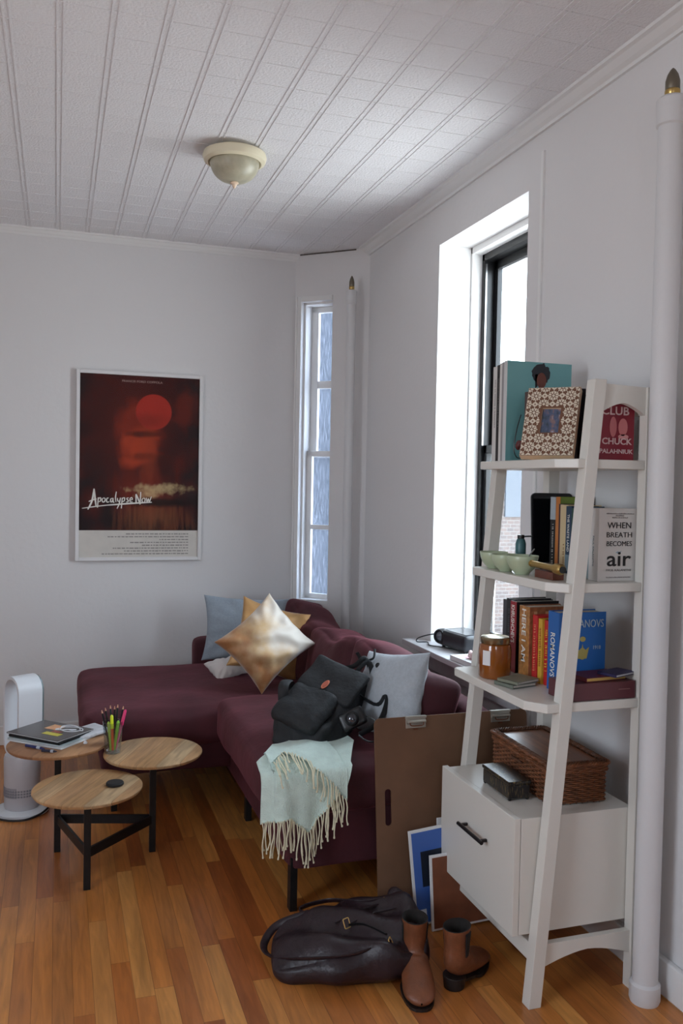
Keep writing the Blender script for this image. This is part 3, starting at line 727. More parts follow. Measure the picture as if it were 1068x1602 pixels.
hp = [(MB @ Vector((.12, -.09, .04))), top+Vector((-.09, -.03, -.06)), top+Vector((-.0, -.02, .0)), top+Vector((.015, -.01, -.09)), (MB @ Vector((.20, -.02, -.03)))]
build('handle', G().tube(S(hp), .011, 8, flat=.25), NYLON, bp_, smooth=True)
build('strap_end', G().tube(S([top+Vector((-.02, 0, -.02)), top+Vector((-.028, 0, .015)), top+Vector((-.04, 0, .035))]), .008, 6, flat=.3).tube(S([top+Vector((0, 0, 0)), top+Vector((.03, 0, .01)), top+Vector((.035, 0, .045))]), .009, 6, flat=.35), NYLON, bp_, smooth=True)
build('shoulder_strap', G().tube(S([MB @ Vector((-.10, -.10, .05)), MB @ Vector((-.06, -.125, .12)), MB @ Vector((.0, -.15, .09)), MB @ Vector((.03, -.17, .01)), MB @ Vector((-.03, -.18, -.04))]), .02, 8, flat=.25, up=nrm), NYLON, bp_, smooth=True)
build('shoulder_strap', G().tube(S([MB @ Vector((.19, -.08, .0)), Vector((1.16, 3.08, .66)), Vector((1.19, 3.03, .70)), Vector((1.15, 3.0, .62)), Vector((1.08, 3.02, .57))]), .018, 8, flat=.3), NYLON, bp_, smooth=True)
cm = thing('camera', 'black compact camera with a round lens lying against the backpack', 'camera', (1.055, 3.04, .565), world=True)
MCM = place((1.056, 3.035, .625), (-.5, -1, .35), .5)
build('body', G().soft(.05, .034, .022, .012, 8, MCM), BLACK, cm, smooth='all', sub=1)
ln = build('lens', G().lathe([(.027, .02), (.027, .034), (.024, .048), (.020, .05), (.018, .044), (.001, .043)], 28, MCM), BLACK, cm, smooth=True)
build('lens_glass', G().lathe([(.016, .0445), (.010, .0475), (.001, .0485)], 20, MCM), mat('lens_glass', srgb(40, 42, 52), .05, coat=1), ln, smooth=True)
build('cord', G().tube(S([(1.10, 3.02, .64), (1.13, 2.98, .62), (1.125, 2.96, .565), (1.09, 2.96, .56), (1.06, 2.98, .58)]), .003, 6), BLACK, cm, smooth=True)
def crump(P, x, y, z): return P+Vector((noise.noise(P*60), noise.noise(P*60+X_), noise.noise(P*60+Y_)))*.010
solo('crumpled_tissue', G().soft(.022, .02, .018, .012, 10, Matrix.Translation((.835, 3.235, .565)), fn=crump), WHITEPAPER, 'crumpled white tissue on the sofa seat beside the backpack', 'tissue', (.835, 3.235, .555), smooth='all')

# ================================================================== NESTING TABLE
tb = thing('coffee_table', 'low coffee table with three overlapping round wooden tops on a black frame', 'table', (.17, 3.48, 0), world=True)
legs = [(.118, 3.262, .38), (.38, 3.53, .41), (.015, 3.63, .445)]
for i, (x, y, zt) in enumerate(legs):
    g = G().lathe([(.17, -.018), (.19, -.016), (.195, -.009), (.195, -.004), (.190, 0), (.001, 0)], 72)
    me = build('tabletop', g, [MANGO, MANGO, MANGO_B][i], tb, smooth=True, off=(0, 0, 0)); me.location = (x-.17, y-3.48, zt)
    me.rotation_euler = (0, 0, (.0, .06, .1)[i])
    build('leg', G().box(x-.0125, x+.0125, y-.0125, y+.0125, 0, zt-.018), BLACKMETAL, tb, bevel=.0015)
    build('mounting_plate', G().lathe([(.045, zt-.022), (.045, zt-.018)], 24, Matrix.Translation((x, y, 0))), BLACKMETAL, tb)
for a, b_ in ((0, 1), (1, 2), (2, 0)):
    A = Vector(legs[a][:2]+(0,)); B = Vector(legs[b_][:2]+(0,)); d = (B-A).normalized(); n = Vector((-d.y, d.x, 0))*.005
    A2 = A+d*.012; B2 = B-d*.012
    build('brace', G().hexa([A2-n+Z_*.115, A2+n+Z_*.115, B2+n+Z_*.115, B2-n+Z_*.115], [A2-n+Z_*.15, A2+n+Z_*.15, B2+n+Z_*.15, B2-n+Z_*.15]), BLACKMETAL, tb)
solo('coaster', G().lathe([(.001, .0), (.030, 0), (.032, .002), (.032, .008), (.029, .0115), (.001, .0115)], 32, Matrix.Translation((.213, 3.25, .381)), cap=False), BLACKM, 'small round black puck on the lowest table top', 'coaster', (.213, 3.25, .381), smooth=True)

# glass of pens
gx, gy, gz = .222, 3.545, .411
GL = glassy('drinking_glass', (.86, .90, .92, 1), .02, .10)
solo('drinking_glass', G().lathe([(.001, 0), (.029, 0), (.031, .004), (.040, .125), (.0375, .125), (.0285, .010), (.001, .009)], 32, Matrix.Translation((gx, gy, gz)), cap=False), GL, 'clear drinking glass holding pencils and highlighters', 'glass', (gx, gy, gz), smooth=True)
def pencil(kind, dx, dy, tx, ty, ln, label, cols):
    bx, by = gx+dx*.45, gy+dy*.45; b0 = Vector((bx, by, gz+.012)); e0 = Vector((gx+tx, gy+ty, gz+ln)); d = (e0-b0).normalized()
    o = thing(kind, label, 'pencil' if kind == 'pencil' else 'pen', tuple(b0), world=True, group='pens in the glass')
    if kind == 'pencil':
        L_ = (e0-b0).length; a = b0+d*(L_-.018)
        build('barrel', G().tube([b0, a], .0035, 6), cols[0], o)
        tip = build('sharpened_tip', G().tube([a, a+d*.013], [.0035, .0012], 8), mat('bare_wood', srgb(214, 160, 130), .7), o)
        build('lead', G().tube([a+d*.013, e0], [.0012, .0004], 6), cols[1], tip)
    else:
        L_ = (e0-b0).length
        build('barrel', G().tube([b0, b0+d*(L_*.62)], .0055, 12), cols[0], o, smooth=True)
        build('cap', G().tube([b0+d*(L_*.62), e0-d*.006, e0], [.0068, .0062, .003], 12), cols[1], o, smooth=True)
    return o
PB = mat('pencil_black', srgb(24, 24, 28), .4); lead = INK
pencil('pencil', -.02, .0, -.045, .0, .178, 'black pencil furthest left in the glass', (PB, lead))
pencil('pencil', -.008, .012, -.030, .02, .182, 'black pencil second from left in the glass, leaning back', (PB, lead))
pencil('pencil', .0, .016, -.010, .02, .190, 'dark pencil standing tallest at the left middle of the glass', (colm(40, 50, 60), lead))
pencil('pencil', .005, .014, .008, .025, .185, 'black pencil right behind the yellow highlighter', (PB, lead))
pencil('pencil', .012, .016, .020, .02, .192, 'dark green pencil standing behind the green pen', (colm(28, 44, 40), lead))
pencil('pencil', .02, .01, .042, .012, .186, 'brown-tipped black pencil beside the pink highlighter', (PB, lead))
OR = mat('orange_barrel', srgb(240, 92, 36), .35); YE = mat('yellow_cap', srgb(226, 240, 40), .35); GRN = mat('green_pen', srgb(140, 200, 60), .35); PK = mat('pink_cap', srgb(236, 60, 120), .35)
pencil('highlighter', .0, -.018, -.006, -.016, .155, 'orange highlighter with a yellow cap at the front of the glass', (OR, YE))
pencil('highlighter', .02, -.006, .048, -.004, .170, 'pink highlighter leaning right in the glass', (mat('pink_barrel', srgb(230, 90, 140), .35), PK))
pencil('pen', .012, -.012, .020, -.014, .130, 'light green pen right of the orange highlighter', (GRN, GRN))
pencil('pen', -.014, -.012, -.018, -.014, .128, 'yellow-green pen left of the orange highlighter', (mat('lime_pen', srgb(176, 206, 70), .35), mat('lime_pen', srgb(176, 206, 70), .35)))

# ------------------------------------------------------------------ magazines etc. on the back table top
def flatbook(name, label, cat, c_, w_, d_, t_, rz, cover, group=None, pages=PAPER, parts=None, tilt=0):
    o = thing(name, label, cat, c_, rz, group); o.rotation_euler = (tilt, 0, rz)
    ct = min(.002, t_*.2)
    build('cover', G().box(-w_/2, w_/2, -d_/2, d_/2, 0, ct).box(-w_/2, w_/2, -d_/2, d_/2, t_-ct, t_).box(-w_/2, -w_/2+ct, -d_/2, d_/2, 0, t_), cover, o, bevel=.0006)
    build('pages', G().box(-w_/2+ct, w_/2-.003, -d_/2+.003, d_/2-.003, ct, t_-ct), pages, o)
    return o
zt = .446; RZ = -.72
flatbook('magazine', 'white-edged magazine at the bottom of the stack on the highest table top', 'magazine', (-.010, 3.678, zt), .275, .205, .007, RZ, WHITEPAPER, 'magazines on the coffee table', WHITEPAPER)
flatbook('magazine', 'thin pale blue magazine second from the bottom of the table stack', 'magazine', (-.008, 3.682, zt+.0075), .27, .205, .006, RZ+.03, colm(170, 186, 190), 'magazines on the coffee table', WHITEPAPER)
flatbook('notebook', 'black notebook in the middle of the magazine stack', 'notebook', (-.010, 3.688, zt+.014), .262, .20, .009, RZ-.02, BLACKM, None, BLACKM)
mg = flatbook('magazine', 'dark magazine with an orange picture and yellow band on top of the stack', 'magazine', (-.014, 3.694, zt+.0235), .27, .205, .006, RZ-.05, colm(72, 64, 62, .25), 'magazines on the coffee table', WHITEPAPER)
build('cover_picture', G().box(-.045, .02, .01, .07, .0061, .0066), colm(222, 160, 110, .3, noise_amt=.3, noise_scale=30), mg)
build('yellow_band', G().box(.0, .085, -.05, -.02, .0061, .0067), colm(212, 200, 60, .3), mg)
build('red_picture', G().box(.015, .06, -.015, .008, .0061, .0066), colm(150, 60, 44, .3), mg)
pp = solo('loose_papers', G().soft(.085, .06, .008, .006, 10, Matrix.Translation((.120, 3.69, zt+.012)) @ Matrix.Rotation(.55, 4, 'Z') @ Matrix.Rotation(-.08, 4, 'Y'), (.004, 0)), mat('grey_pages', srgb(196, 196, 200), .5, noise_amt=.18, noise_scale=20, stretch=(1, 6, 1)), 'open glossy pages spilling right from under the stack of magazines', 'papers', (.115, 3.66, zt), smooth='all')
ear = thing('earphones', 'white earphones coiled on the top magazine', 'earphones', (.05, 3.67, zt+.031), world=True)
pts = []
for i in range(46):
    a = i/45*4.6*PI; pts.append((.055+.045*math.cos(a)+.015*math.sin(a*.37), 3.66+.060*math.sin(a)*math.cos(.3+a*.1), zt+.033+.004*(i % 9)/9+.008*math.sin(a*.5)**2))
build('cable', G().tube(smoothpath(pts, 2), .0018, 6), WHITEP, ear, smooth=True)
build('earbud', G().lathe([(.001, 0), (.007, .001), (.008, .006), (.004, .012), (.001, .013)], 14, Matrix.Translation((.118, 3.565, zt+.001)), cap=False), WHITEP, ear, smooth=True)
for i, (a, b_, lab, c1) in enumerate((((-.105, 3.585), (-.035, 3.520), 'dark blue ballpoint pen with pale grip on the highest table top', colm(38, 44, 96, .3)), ((-.045, 3.502), (.010, 3.474), 'short navy pen nearest the edge of the highest table top', colm(24, 26, 52, .3)))):
    o = thing('pen', lab, 'pen', (a[0], a[1], zt), world=True); A = Vector(a+(zt+.0065,)); B = Vector(b_+(zt+.0065,)); d = (B-A)
    build('barrel', G().tube([A, A+d*.6], .0055, 10), c1, o, smooth=True); build('grip', G().tube([A+d*.6, A+d*.78], .006, 10), colm(180, 186, 196, .3), o, smooth=True); build('tip', G().tube([A+d*.78, B], [.005, .0015], 10), c1, o, smooth=True)

# ------------------------------------------------------------------ tower fan
fan = thing('tower_fan', 'white bladeless tower fan standing on the floor left of the coffee table', 'fan', (-.135, 4.12, 0))
build('base_disc', G().lathe([(.112, 0), (.118, .004), (.118, .014), (.10, .022), (.001, .024)], 48), WHITEP, fan, smooth=True)
GREYP = mat('pale_grey_plastic', srgb(196, 194, 198), .35)
build('body', G().lathe([(.072, .02), (.076, .03), (.079, .245), (.074, .262), (.05, .27), (.001, .272)], 48), GREYP, fan, smooth=True)
g = G()
for k_ in range(26):
    a = PI+.2+k_*.105
    for z_ in (.085, .097, .109, .121): g.box(-.002, .002, .0755, .0785, z_-.004, z_+.004, Matrix.Rotation(a-PI, 4, 'Z'))
for k_ in range(40):
    a = k_*2*PI/40
    for z_ in (.088, .100, .112): g.box(-.0045, .0045, .0745, .0782, z_-.0038, z_+.0038, Matrix.Rotation(a, 4, 'Z'))
build('air_intake', g, mat('intake_grey', srgb(140, 140, 148), .5), fan)
# hoop: tall rounded loop, turned mostly side-on
loop = rrect(.15, .36, .07, 10); MR = Matrix.Rotation(math.radians(-62), 4, 'Z'); g = G(); rings = []
for (x, z) in loop:
    d = Vector((x, 0, z)); nx = Vector((x/.075, 0, z/.18)); l = math.hypot(x, max(0, abs(z)-.105)); nrm_ = Vector((x, 0, (abs(z)-.105)*(1 if z > 0 else -1) if abs(z) > .105 else 0)).normalized()
    prof = [(0, -.055), (.0, .055), (-.012, .058), (-.020, .0), (-.014, -.055)]
    rings.append([tuple(MR @ (Vector((x, 0, z+.435))+nrm_*p[0]+Vector((0, p[1], 0)))) for p in prof])
rings.append(rings[0]); g.loft(rings, cap=False)
build('hoop', g, WHITEP, fan, smooth=True)
g = G(); rings = []
for (x, z) in loop:
    nrm_ = Vector((x, 0, (abs(z)-.105)*(1 if z > 0 else -1) if abs(z) > .105 else 0)).normalized()
    prof = [(-.001, .0552), (-.004, .064), (-.011, .064), (-.012, .0582)]
    rings.append([tuple(MR @ (Vector((x, 0, z+.435))+nrm_*p[0]+Vector((0, p[1], 0)))) for p in prof])
rings.append(rings[0]); g.loft(rings, cap=False)
build('silver_rim', g, mat('rim_silver', srgb(150, 166, 168), .25, .6), fan, smooth=True)
build('neck', G().lathe([(.05, .268), (.045, .29), (.03, .30)], 32), WHITEP, fan, smooth=True)
solo('power_cord', G().tube(smoothpath([(-.02, 4.08, .02), (-.06, 4.02, .012), (-.13, 3.985, .006), (-.22, 4.02, .006), (-.27, 4.12, .006), (-.25, 4.25, .006), (-.33, 4.30, .01)], 8), .0045, 8), BLACK, 'black power cord looping around the fan base', 'cord', (-.13, 4.0, 0), smooth=True)
solo('cable_tangle', G().tube(smoothpath([(-.50, 4.30, .01), (-.36, 4.25, .06), (-.262, 4.12, .24), (-.30, 4.15, .10), (-.255, 4.14, .19), (-.29, 4.12, .05), (-.235, 4.02, .006), (-.30, 4.0, .006), (-.45, 4.05, .008)], 8), .006, 8), BLACK, 'tangled black cable on the floor at the left of the fan', 'cable', (-.3, 4.1, 0), smooth=True)

# ================================================================== DRAWING BOARD AND PRINTS
bd = thing('drawing_board', 'large brown drawing board with two metal clips leaning on the sofa end', 'drawing board', (1.35, 2.79, 0))
# board plane: origin bottom-left, leaning back (top towards +y)
BW, BH, BT = .60, .685, .006
tiltb = math.atan2(.085, BH)
MBD = Matrix.Translation((-.29, -.05, .001)) @ Matrix.Rotation(PI/2-tiltb, 4, 'X')   # local x right, local y up, local z towards -y (viewer)
outer = rrect(BW, BH, .02, 5, BW/2, BH/2); hole = rrect(.024, .125, .0118, 6, .045, .38)
# build board with a handle slot: bridge by bmesh
def plate_with_hole(outer, hole, t):
    bm = bmesh.new()
    eo = []
    for poly in (outer, hole):
        vs = [bm.verts.new((p[0], p[1], 0)) for p in poly]; eo += [bm.edges.new((vs[i], vs[(i+1) % len(vs)])) for i in range(len(vs))]
    bmesh.ops.triangle_fill(bm, use_beauty=True, use_dissolve=False, edges=eo)
    r = bmesh.ops.extrude_face_region(bm, geom=list(bm.faces)); bmesh.ops.translate(bm, vec=(0, 0, t), verts=[v for v in r['geom'] if isinstance(v, bmesh.types.BMVert)])
    bmesh.ops.recalc_face_normals(bm, faces=bm.faces); bm.verts.index_update()
    g = G(); g.add([tuple(v.co) for v in bm.verts], [tuple(v.index for v in f.verts) for f in bm.faces]); bm.free(); return g
g = plate_with_hole(outer, hole, BT); g.v = [tuple(MBD @ Vector(p)) for p in g.v]
build('board', g, BOARD, bd)
CLIP = mat('nickel', srgb(196, 192, 182), .3, .9)
for cx in (.155, .49):
    g = G().box(cx-.038, cx+.038, BH-.040, BH-.004, BT, BT+.004, MBD).box(cx-.040, cx+.040, BH-.006, BH+.002, -.004, BT+.008, MBD)
    g.cyl((cx-.036, BH-.018, BT+.008), (cx+.036, BH-.018, BT+.008), .006, 10, MBD)
    c_ = build('clip', g, CLIP, bd, bevel=.001)
    build('clip_spring', G().tube(smoothpath([(cx-.026, BH-.02, BT+.013), (cx-.02, BH-.03, BT+.015), (cx+.02, BH-.03, BT+.015), (cx+.026, BH-.02, BT+.013)], 4), .002, 6, M=MBD).box(cx-.008, cx+.008, BH-.047, BH-.040, BT, BT+.003, MBD), mat('clip_rust', srgb(120, 74, 52), .5, .6), c_)
def panel(name, label, cat, x, y, w_, h_, t_, lean, rz, m, edge=None, roll=0, group=None, z=.001):
    o = thing(name, label, cat, (x, y, 0), rz, group)
    M = Matrix.Translation((0, 0, z)) @ Matrix.Rotation(PI/2-lean, 4, 'X') @ Matrix.Rotation(roll, 4, 'Z')
    build('panel', G().box(0, w_, 0, h_, 0, t_, M), edge or m, o, bevel=.001)
    if edge: build('face', G().box(.008, w_-.008, .008, h_-.008, t_, t_+.001, M), m, o)
    return o, M
o, M_ = panel('canvas_panel', 'plain white canvas panel behind the blue print under the drawing board', 'canvas', 1.262, 2.706, .35, .348, .006, .05, 0, WHITEPAPER, roll=.0)
BLUE = mat('blue_print', srgb(66, 104, 178), .35)
o, M_ = panel('art_print', 'blue print in a white sleeve leaning between board and shelf', 'print', 1.172, 2.68, .40, .325, .010, .05, 0, BLUE, WHITEPAPER, roll=.09)
build('dark_shape', G().box(.036, .15, .13, .25, .011, .012, M_), mat('print_dark', srgb(30, 36, 48), .4), o)
build('gold_strip', G().box(.152, .30, .20, .315, .011, .0125, M_), mat('print_gold', srgb(150, 130, 70), .4, noise_amt=.4, noise_scale=60), o)
build('white_line', G().box(.148, .152, .20, .315, .011, .0128, M_), WHITEPAPER, o)
build('label_sticker', G().box(.020, .042, .012, .055, .011, .012, M_), WHITEPAPER, o)
o, M_ = panel('wooden_panel', 'reddish brown hardboard panel with white edge leaning nearest the shelf', 'panel', 1.212, 2.635, .46, .255, .008, .04, 0, mat('hardboard', srgb(124, 72, 48), .6, noise_amt=.15), WHITEPAPER, roll=.045)

# ================================================================== HANDBAG AND BOOTS
bag = thing('handbag', 'dark plum leather handbag slumped on the floor before the sofa', 'bag', (.90, 2.60, 0), world=True)
MG = Matrix.Translation((.885, 2.54, .062)) @ Matrix.Rotation(math.radians(-14), 4, 'Z') @ Matrix.Rotation(math.radians(-4), 4, 'Y')
def bagf(P, x, y, z):
    P = P.copy(); k_ = .62+.38*min(1, (P.x+.26)/.26) if P.x < 0 else 1
    P.z = (P.z+.062)*(k_)-.062; P.y *= (.72+.28*min(1, (P.x+.24)/.2)) if P.x < 0 else (1-.15*max(0, P.x-.1)/.13)
    P += Vector((0, y, max(z, 0)))*noise.noise(Vector((P.x*10, P.y*10, P.z*6)))*.022
    P.z += max(0, z)*(.016*math.sin(P.y*38+P.x*18))
    return P
build('body', G().soft(.235, .165, .062, .054, 24, MG, (.010, .01), bagf), PLUML, bag, smooth='all', sub=1)
def onbag(x, y, dz=.004):
    z = .066
    k_ = .62+.38*min(1, (x+.26)/.26) if x < 0 else 1
    ed = max(0, 1-(abs(y)/.165)**4)*max(0, 1-(abs(x)/.235)**6)
    return MG @ Vector((x, y, (z+.062)*k_*(.55+.45*ed)-.062+dz))
build('shoulder_strap', G().tube(smoothpath([onbag(.12, -.125, .012), onbag(0, -.152, .016), onbag(-.13, -.135, .012), (.652, 2.56, .035), (.640, 2.66, .022), (.70, 2.73, .045), onbag(-.12, .12, .01)], 8), .013, 10, flat=.35), PLUML, bag, smooth=True)
build('shoulder_strap', G().tube(smoothpath([onbag(-.10, .15, .0), (.78, 2.74, .085), (.88, 2.74, .10), onbag(.06, .12, .012), onbag(.15, .13, .018)], 8), .010, 10, flat=.35), PLUML, bag, smooth=True)
build('shoulder_strap', G().tube(smoothpath([onbag(.15, .14, .01), (1.085, 2.66, .145), (1.125, 2.58, .11), (1.115, 2.52, .05), onbag(.21, -.05, -.01)], 8), .013, 10, flat=.35), PLUML, bag, smooth=True)
build('seam', G().tube(smoothpath([onbag(-.04, .0), onbag(.04, .05), onbag(.12, .11)], 6), .0035, 6).tube(smoothpath([onbag(.0, -.03), onbag(.07, .02), onbag(.16, .06)], 6), .0035, 6), PLUML, bag, smooth=True)
build('pocket_zip', G().tube(smoothpath([onbag(.0, -.04, .008), onbag(.05, -.05, .010), onbag(.11, -.10, .008)], 6), .008, 8, flat=.4), mat('zip_black', srgb(14, 12, 14), .5), bag, smooth=True)
for (x, y, a) in ((-.005, -.035, .4), (.12, -.13, 1.0), (.14, .12, .6)):
    c_ = onbag(x, y, .012); M_ = Matrix.Translation(c_) @ Matrix.Rotation(a, 4, 'Z') @ Matrix.Rotation(1.1, 4, 'X')
    build('gold_ring', G().tube([M_ @ Vector((px, pz, 0)) for px, pz in rrect(.022, .028, .003, 2)], .0016, 6, closed=True), GOLD, bag, smooth=True)

def boot(loc, rz, label):
    o = thing('ankle_boot', label, 'boot', loc, rz, 'pair of ankle boots'); o.scale = (1, 1, .87)
    n = 28
    # centre y (toe towards -y), centre z, tilt (0 = horizontal ring, 90 = vertical ring), rx, r2
    secs = [(.014, .208, 0, .040, .050), (.014, .192, 0, .0385, .049), (.014, .162, -2, .036, .045), (.015, .132, -4, .035, .043), (.014, .108, -2, .036, .047),
            (.011, .090, 15, .038, .052), (-.004, .073, 38, .041, .054), (-.030, .060, 58, .044, .040), (-.060, .050, 74, .047, .035), (-.088, .042, 84, .049, .032), (-.115, .036, 90, .049, .028), (-.138, .032, 92, .045, .025), (-.156, .029, 94, .036, .020), (-.167, .026, 96, .022, .014), (-.172, .025, 98, .004, .003)]
    rings = []
    for (cy, cz, ti, rx, r2) in secs:
        t = math.radians(ti); d = Vector((0, math.cos(t), -math.sin(t))); ring = []   # in-plane second axis
        for i in range(n):
            a = 2*PI*i/n; p = Vector((rx*math.cos(a), cy, cz))+d*(r2*math.sin(a))
            fl = .044 if p.y > .03 else (.044+( -.0+(p.y-.03)*.30) if p.y > -.10 else .008)
            fl = max(.008, fl); p.z = max(p.z, fl)
            p += Vector((math.cos(a), 0, 0))*.003*noise.noise(p*30)
            ring.append(tuple(p))
        rings.append(ring)
    build('upper', G().loft(rings, cap=False), TANL, o, smooth='all', sub=1)
    # lining: dark inner shaft
    rr = []
    for (cy, cz, rx, r2) in ((.014, .2085, .040, .050), (.014, .2095, .037, .047), (.014, .16, .032, .041), (.014, .11, .031, .038)):
        rr.append([(rx*math.cos(2*PI*i/n), cy+r2*math.sin(2*PI*i/n), cz) for i in range(n)])
    build('lining', G().loft(rr, cap=False).loft([rr[-1], [(p[0]*.1, p[1], p[2]) for p in rr[-1]]], cap=False), mat('lining_black', srgb(26, 20, 18), .8), o, smooth='all')
    # elastic gore
    for sx in (-1, 1):
        g = G(); pts = [(sx*(.0365 if z > .15 else .0335), .014+dy, z) for z, dy in ((.195, .016), (.195, -.016), (.11, -.008), (.11, .008))]
        g.hexa(pts, [(p[0]+sx*.0035, p[1], p[2]) for p in pts]); build('elastic_gore', g, BLACKM, o, bevel=.001)
    # sole
    out = []
    for i in range(32):
        a = 2*PI*i/32; y = -.060+.116*math.sin(a); w_ = .050*(abs(math.cos(a))**.7)*(1 if math.cos(a) > 0 else -1)*(1 if y < -.05 else .82); out.append((w_, y))
    def zs(y): return 0 if y < -.085 else (y+.085)*.24
    lo = [(p[0], p[1], zs(p[1])*1.0) for p in out]; hi = [(p[0], p[1], zs(p[1])+.010) for p in out]
    build('sole', G().loft([lo, hi]), mat('sole_black', srgb(30, 22, 20), .5), o)
    heel = [(.034*math.cos(2*PI*i/20), +.024+.034*math.sin(2*PI*i/20)) for i in range(20)]
    heel = [(p[0], max(p[1], .008)) for p in heel]
    build('heel', G().loft([[(p[0]*.9, p[1]*.95+.002, 0) for p in heel], [(p[0]*1.05, p[1], .042) for p in heel]]), mat('sole_black', srgb(30, 22, 20), .5), o, bevel=.002)
    return o
boot((1.048, 2.395, 0), math.radians(-16), 'brown leather ankle boot with its toe pointing at the camera')
boot((1.165, 2.335, 0), math.radians(128), 'brown leather ankle boot with its toe turned towards the shelf')

# ================================================================== BOOKSHELF
SY0, SY1 = 2.15, 2.72
bs = thing('ladder_bookshelf', 'white ladder bookshelf with slanted front legs and a drawer cabinet', 'bookshelf', (1.47, 2.435, 0), world=True)
def fx(z): return 1.30+.162*z/1.815       # left face of slanted leg
LW = .040
def lege(y0, y1):
    a = [(fx(0), y0, 0), (fx(0)+LW, y0, 0), (fx(0)+LW, y1, 0), (fx(0), y1, 0)]; zt_ = 1.815
    b = [(fx(zt_), y0, zt_), (fx(zt_)+LW, y0, zt_), (fx(zt_)+LW, y1, zt_), (fx(zt_), y1, zt_)]
    return G().hexa(a, b)
build('front_leg', lege(SY0, SY0+.04), WHITELAC, bs, bevel=.002); build('front_leg', lege(SY1-.04, SY1), WHITELAC, bs, bevel=.002)
BX0, BX1 = 1.645, 1.688
build('back_leg', G().box(BX0, BX1, SY0+.004, SY0+.04, 0, 1.80), WHITELAC, bs, bevel=.002); build('back_leg', G().box(BX0, BX1, SY1-.04, SY1, 0, 1.80), WHITELAC, bs, bevel=.002)
def archrail(y0, y1, x0, x1, zt0, zt1, h0, h1):
    """rail from x0 to x1; top straight zt0->zt1, underside arched"""
    n = 12; top_ = [(lerp(x0, x1, i/n), lerp(zt0, zt1, i/n)) for i in range(n+1)]
    bot = [(lerp(x0, x1, i/n), lerp(zt0, zt1, i/n)-lerp(h0, h1, abs(2*i/n-1)**1.6)) for i in range(n+1)]
    poly = bot+top_[::-1]
    return G().loft([[(p[0], y0, p[1]) for p in poly], [(p[0], y1, p[1]) for p in poly]])
for y in (SY0+.012, SY1-.032):
    build('top_rail', archrail(y, y+.02, fx(1.75)+LW-.004, BX0+.004, 1.805, 1.80, .052, .085), WHITELAC, bs)
    build('lower_rail', archrail(y, y+.02, fx(.15)+LW-.004, BX0+.004, .178, .178, .034, .068), WHITELAC, bs)
build('front_rail', G().hexa([(fx(.13), SY0+.03, .128), (fx(.13)+.022, SY0+.03, .128), (fx(.13)+.022, SY1-.03, .128), (fx(.13), SY1-.03, .128)], [(fx(.18), SY0+.03, .178), (fx(.18)+.022, SY0+.03, .178), (fx(.18)+.022, SY1-.03, .178), (fx(.18), SY1-.03, .178)]), WHITELAC, bs, bevel=.002)
build('back_rail', G().box(BX0+.008, BX0+.028, SY0+.03, SY1-.03, 1.72, 1.79), WHITELAC, bs, bevel=.002)
SH = ((1.585, 1.375), (1.225, 1.355), (.880, 1.295))
for z, x0 in SH:
    c_ = .058
    poly = [(x0+c_*.75, SY0+.006), (1.668, SY0+.006), (1.668, SY1-.006), (x0+.012, SY1-.03), (x0, SY1-.042), (x0, SY0+.006+c_)]
    build('shelf', G().loft([[(p[0], p[1], z-.027) for p in poly], [(p[0], p[1], z) for p in poly]]), WHITELAC, bs, bevel=.003)
cab = build('cabinet', G().box(1.286, 1.664, SY0+.043, SY1-.042, .198, .54), WHITELAC, bs, bevel=.0015)
dr = build('drawer', G().box(1.264, 1.2845, SY0+.043, SY1-.03, .196, .542), WHITELAC, bs, bevel=.002)
HN = mat('gunmetal', srgb(52, 48, 50), .35, .8)
hy0, hy1, hz = 2.355, 2.495, .415
build('handle', G().tube([(1.238, hy0-.012, hz), (1.238, hy1+.012, hz)], .0062, 10).box(1.238, 1.263, hy0, hy0+.008, hz-.004, hz+.004).box(1.238, 1.263, hy1-.008, hy1, hz-.004, hz+.004), HN, dr, smooth=True)

# ------------------------------------------------------------------ books
def book(label, x, y, z, t, h, d, cover, title=None, tcol=None, tsize=None, tfit=None, tpos=.5, group=None, lean=0, rz=0, spine=None, band=None, name='book', cat='book', soft=False, pages=PAPER, front=None, tz=None):
    """spine centre line at x facing -x; near cover faces -y at local y=0; thickness t to +y"""
    o = thing(name, label, cat, (x, y, z), rz, group); o.rotation_euler = (lean, 0, rz)
    ct = .0012 if soft else .0026
    g = G().box(0, d, 0, ct, 0, h).box(0, d, t-ct, t, 0, h)
    build('cover', g, cover, o, bevel=.0006)
    build('spine', G().box(-.0015, ct, .0002, t-.0002, 0, h), spine or cover, o, bevel=.0012)
    e_ = .0 if soft else .0035
    build('pages', G().box(ct, d-e_-.001, ct, t-ct, e_, h-e_), pages, o)
    if band: build('spine_band', G().box(-.0020, -.0012, .0006, t-.0006, h*band[0], h*band[1]), band[2], o)
    if title == '~':        # lettering too small to read: worn marks along the spine
        ts = (tsize or t*.5)*.7; g = G(); zq = h*(tz or .86); rr = random.Random(int(x*9000+y*7000)); zend = zq-(tfit or h*.5)
        while zq > zend:
            a = rr.uniform(.35, .9)*ts
            g.box(-.0025, -.0015, t/2-ts*.5, t/2+ts*rr.uniform(.2, .5), zq-a*.55, zq-a*.25).box(-.0025, -.0015, t/2-ts*.5, t/2-ts*.3, zq-a*.55, zq)
            zq -= a*.9+(ts*.5 if rr.random() < .2 else 0)
        build('spine_lettering', g, tcol or WH, o)
    elif title:
        ts = tsize or t*.6
        text('spine_title', title, o, (-.0026, t/2+ts*.34, h*(tz or .93)), (0, 0, -1), (0, -1, 0), ts, tcol or WH, 'LEFT', fit=tfit or None, depth=.0002, bold=ts*.012)
    return o
z1_ = 1.5855; gA = 'books on the top shelf'
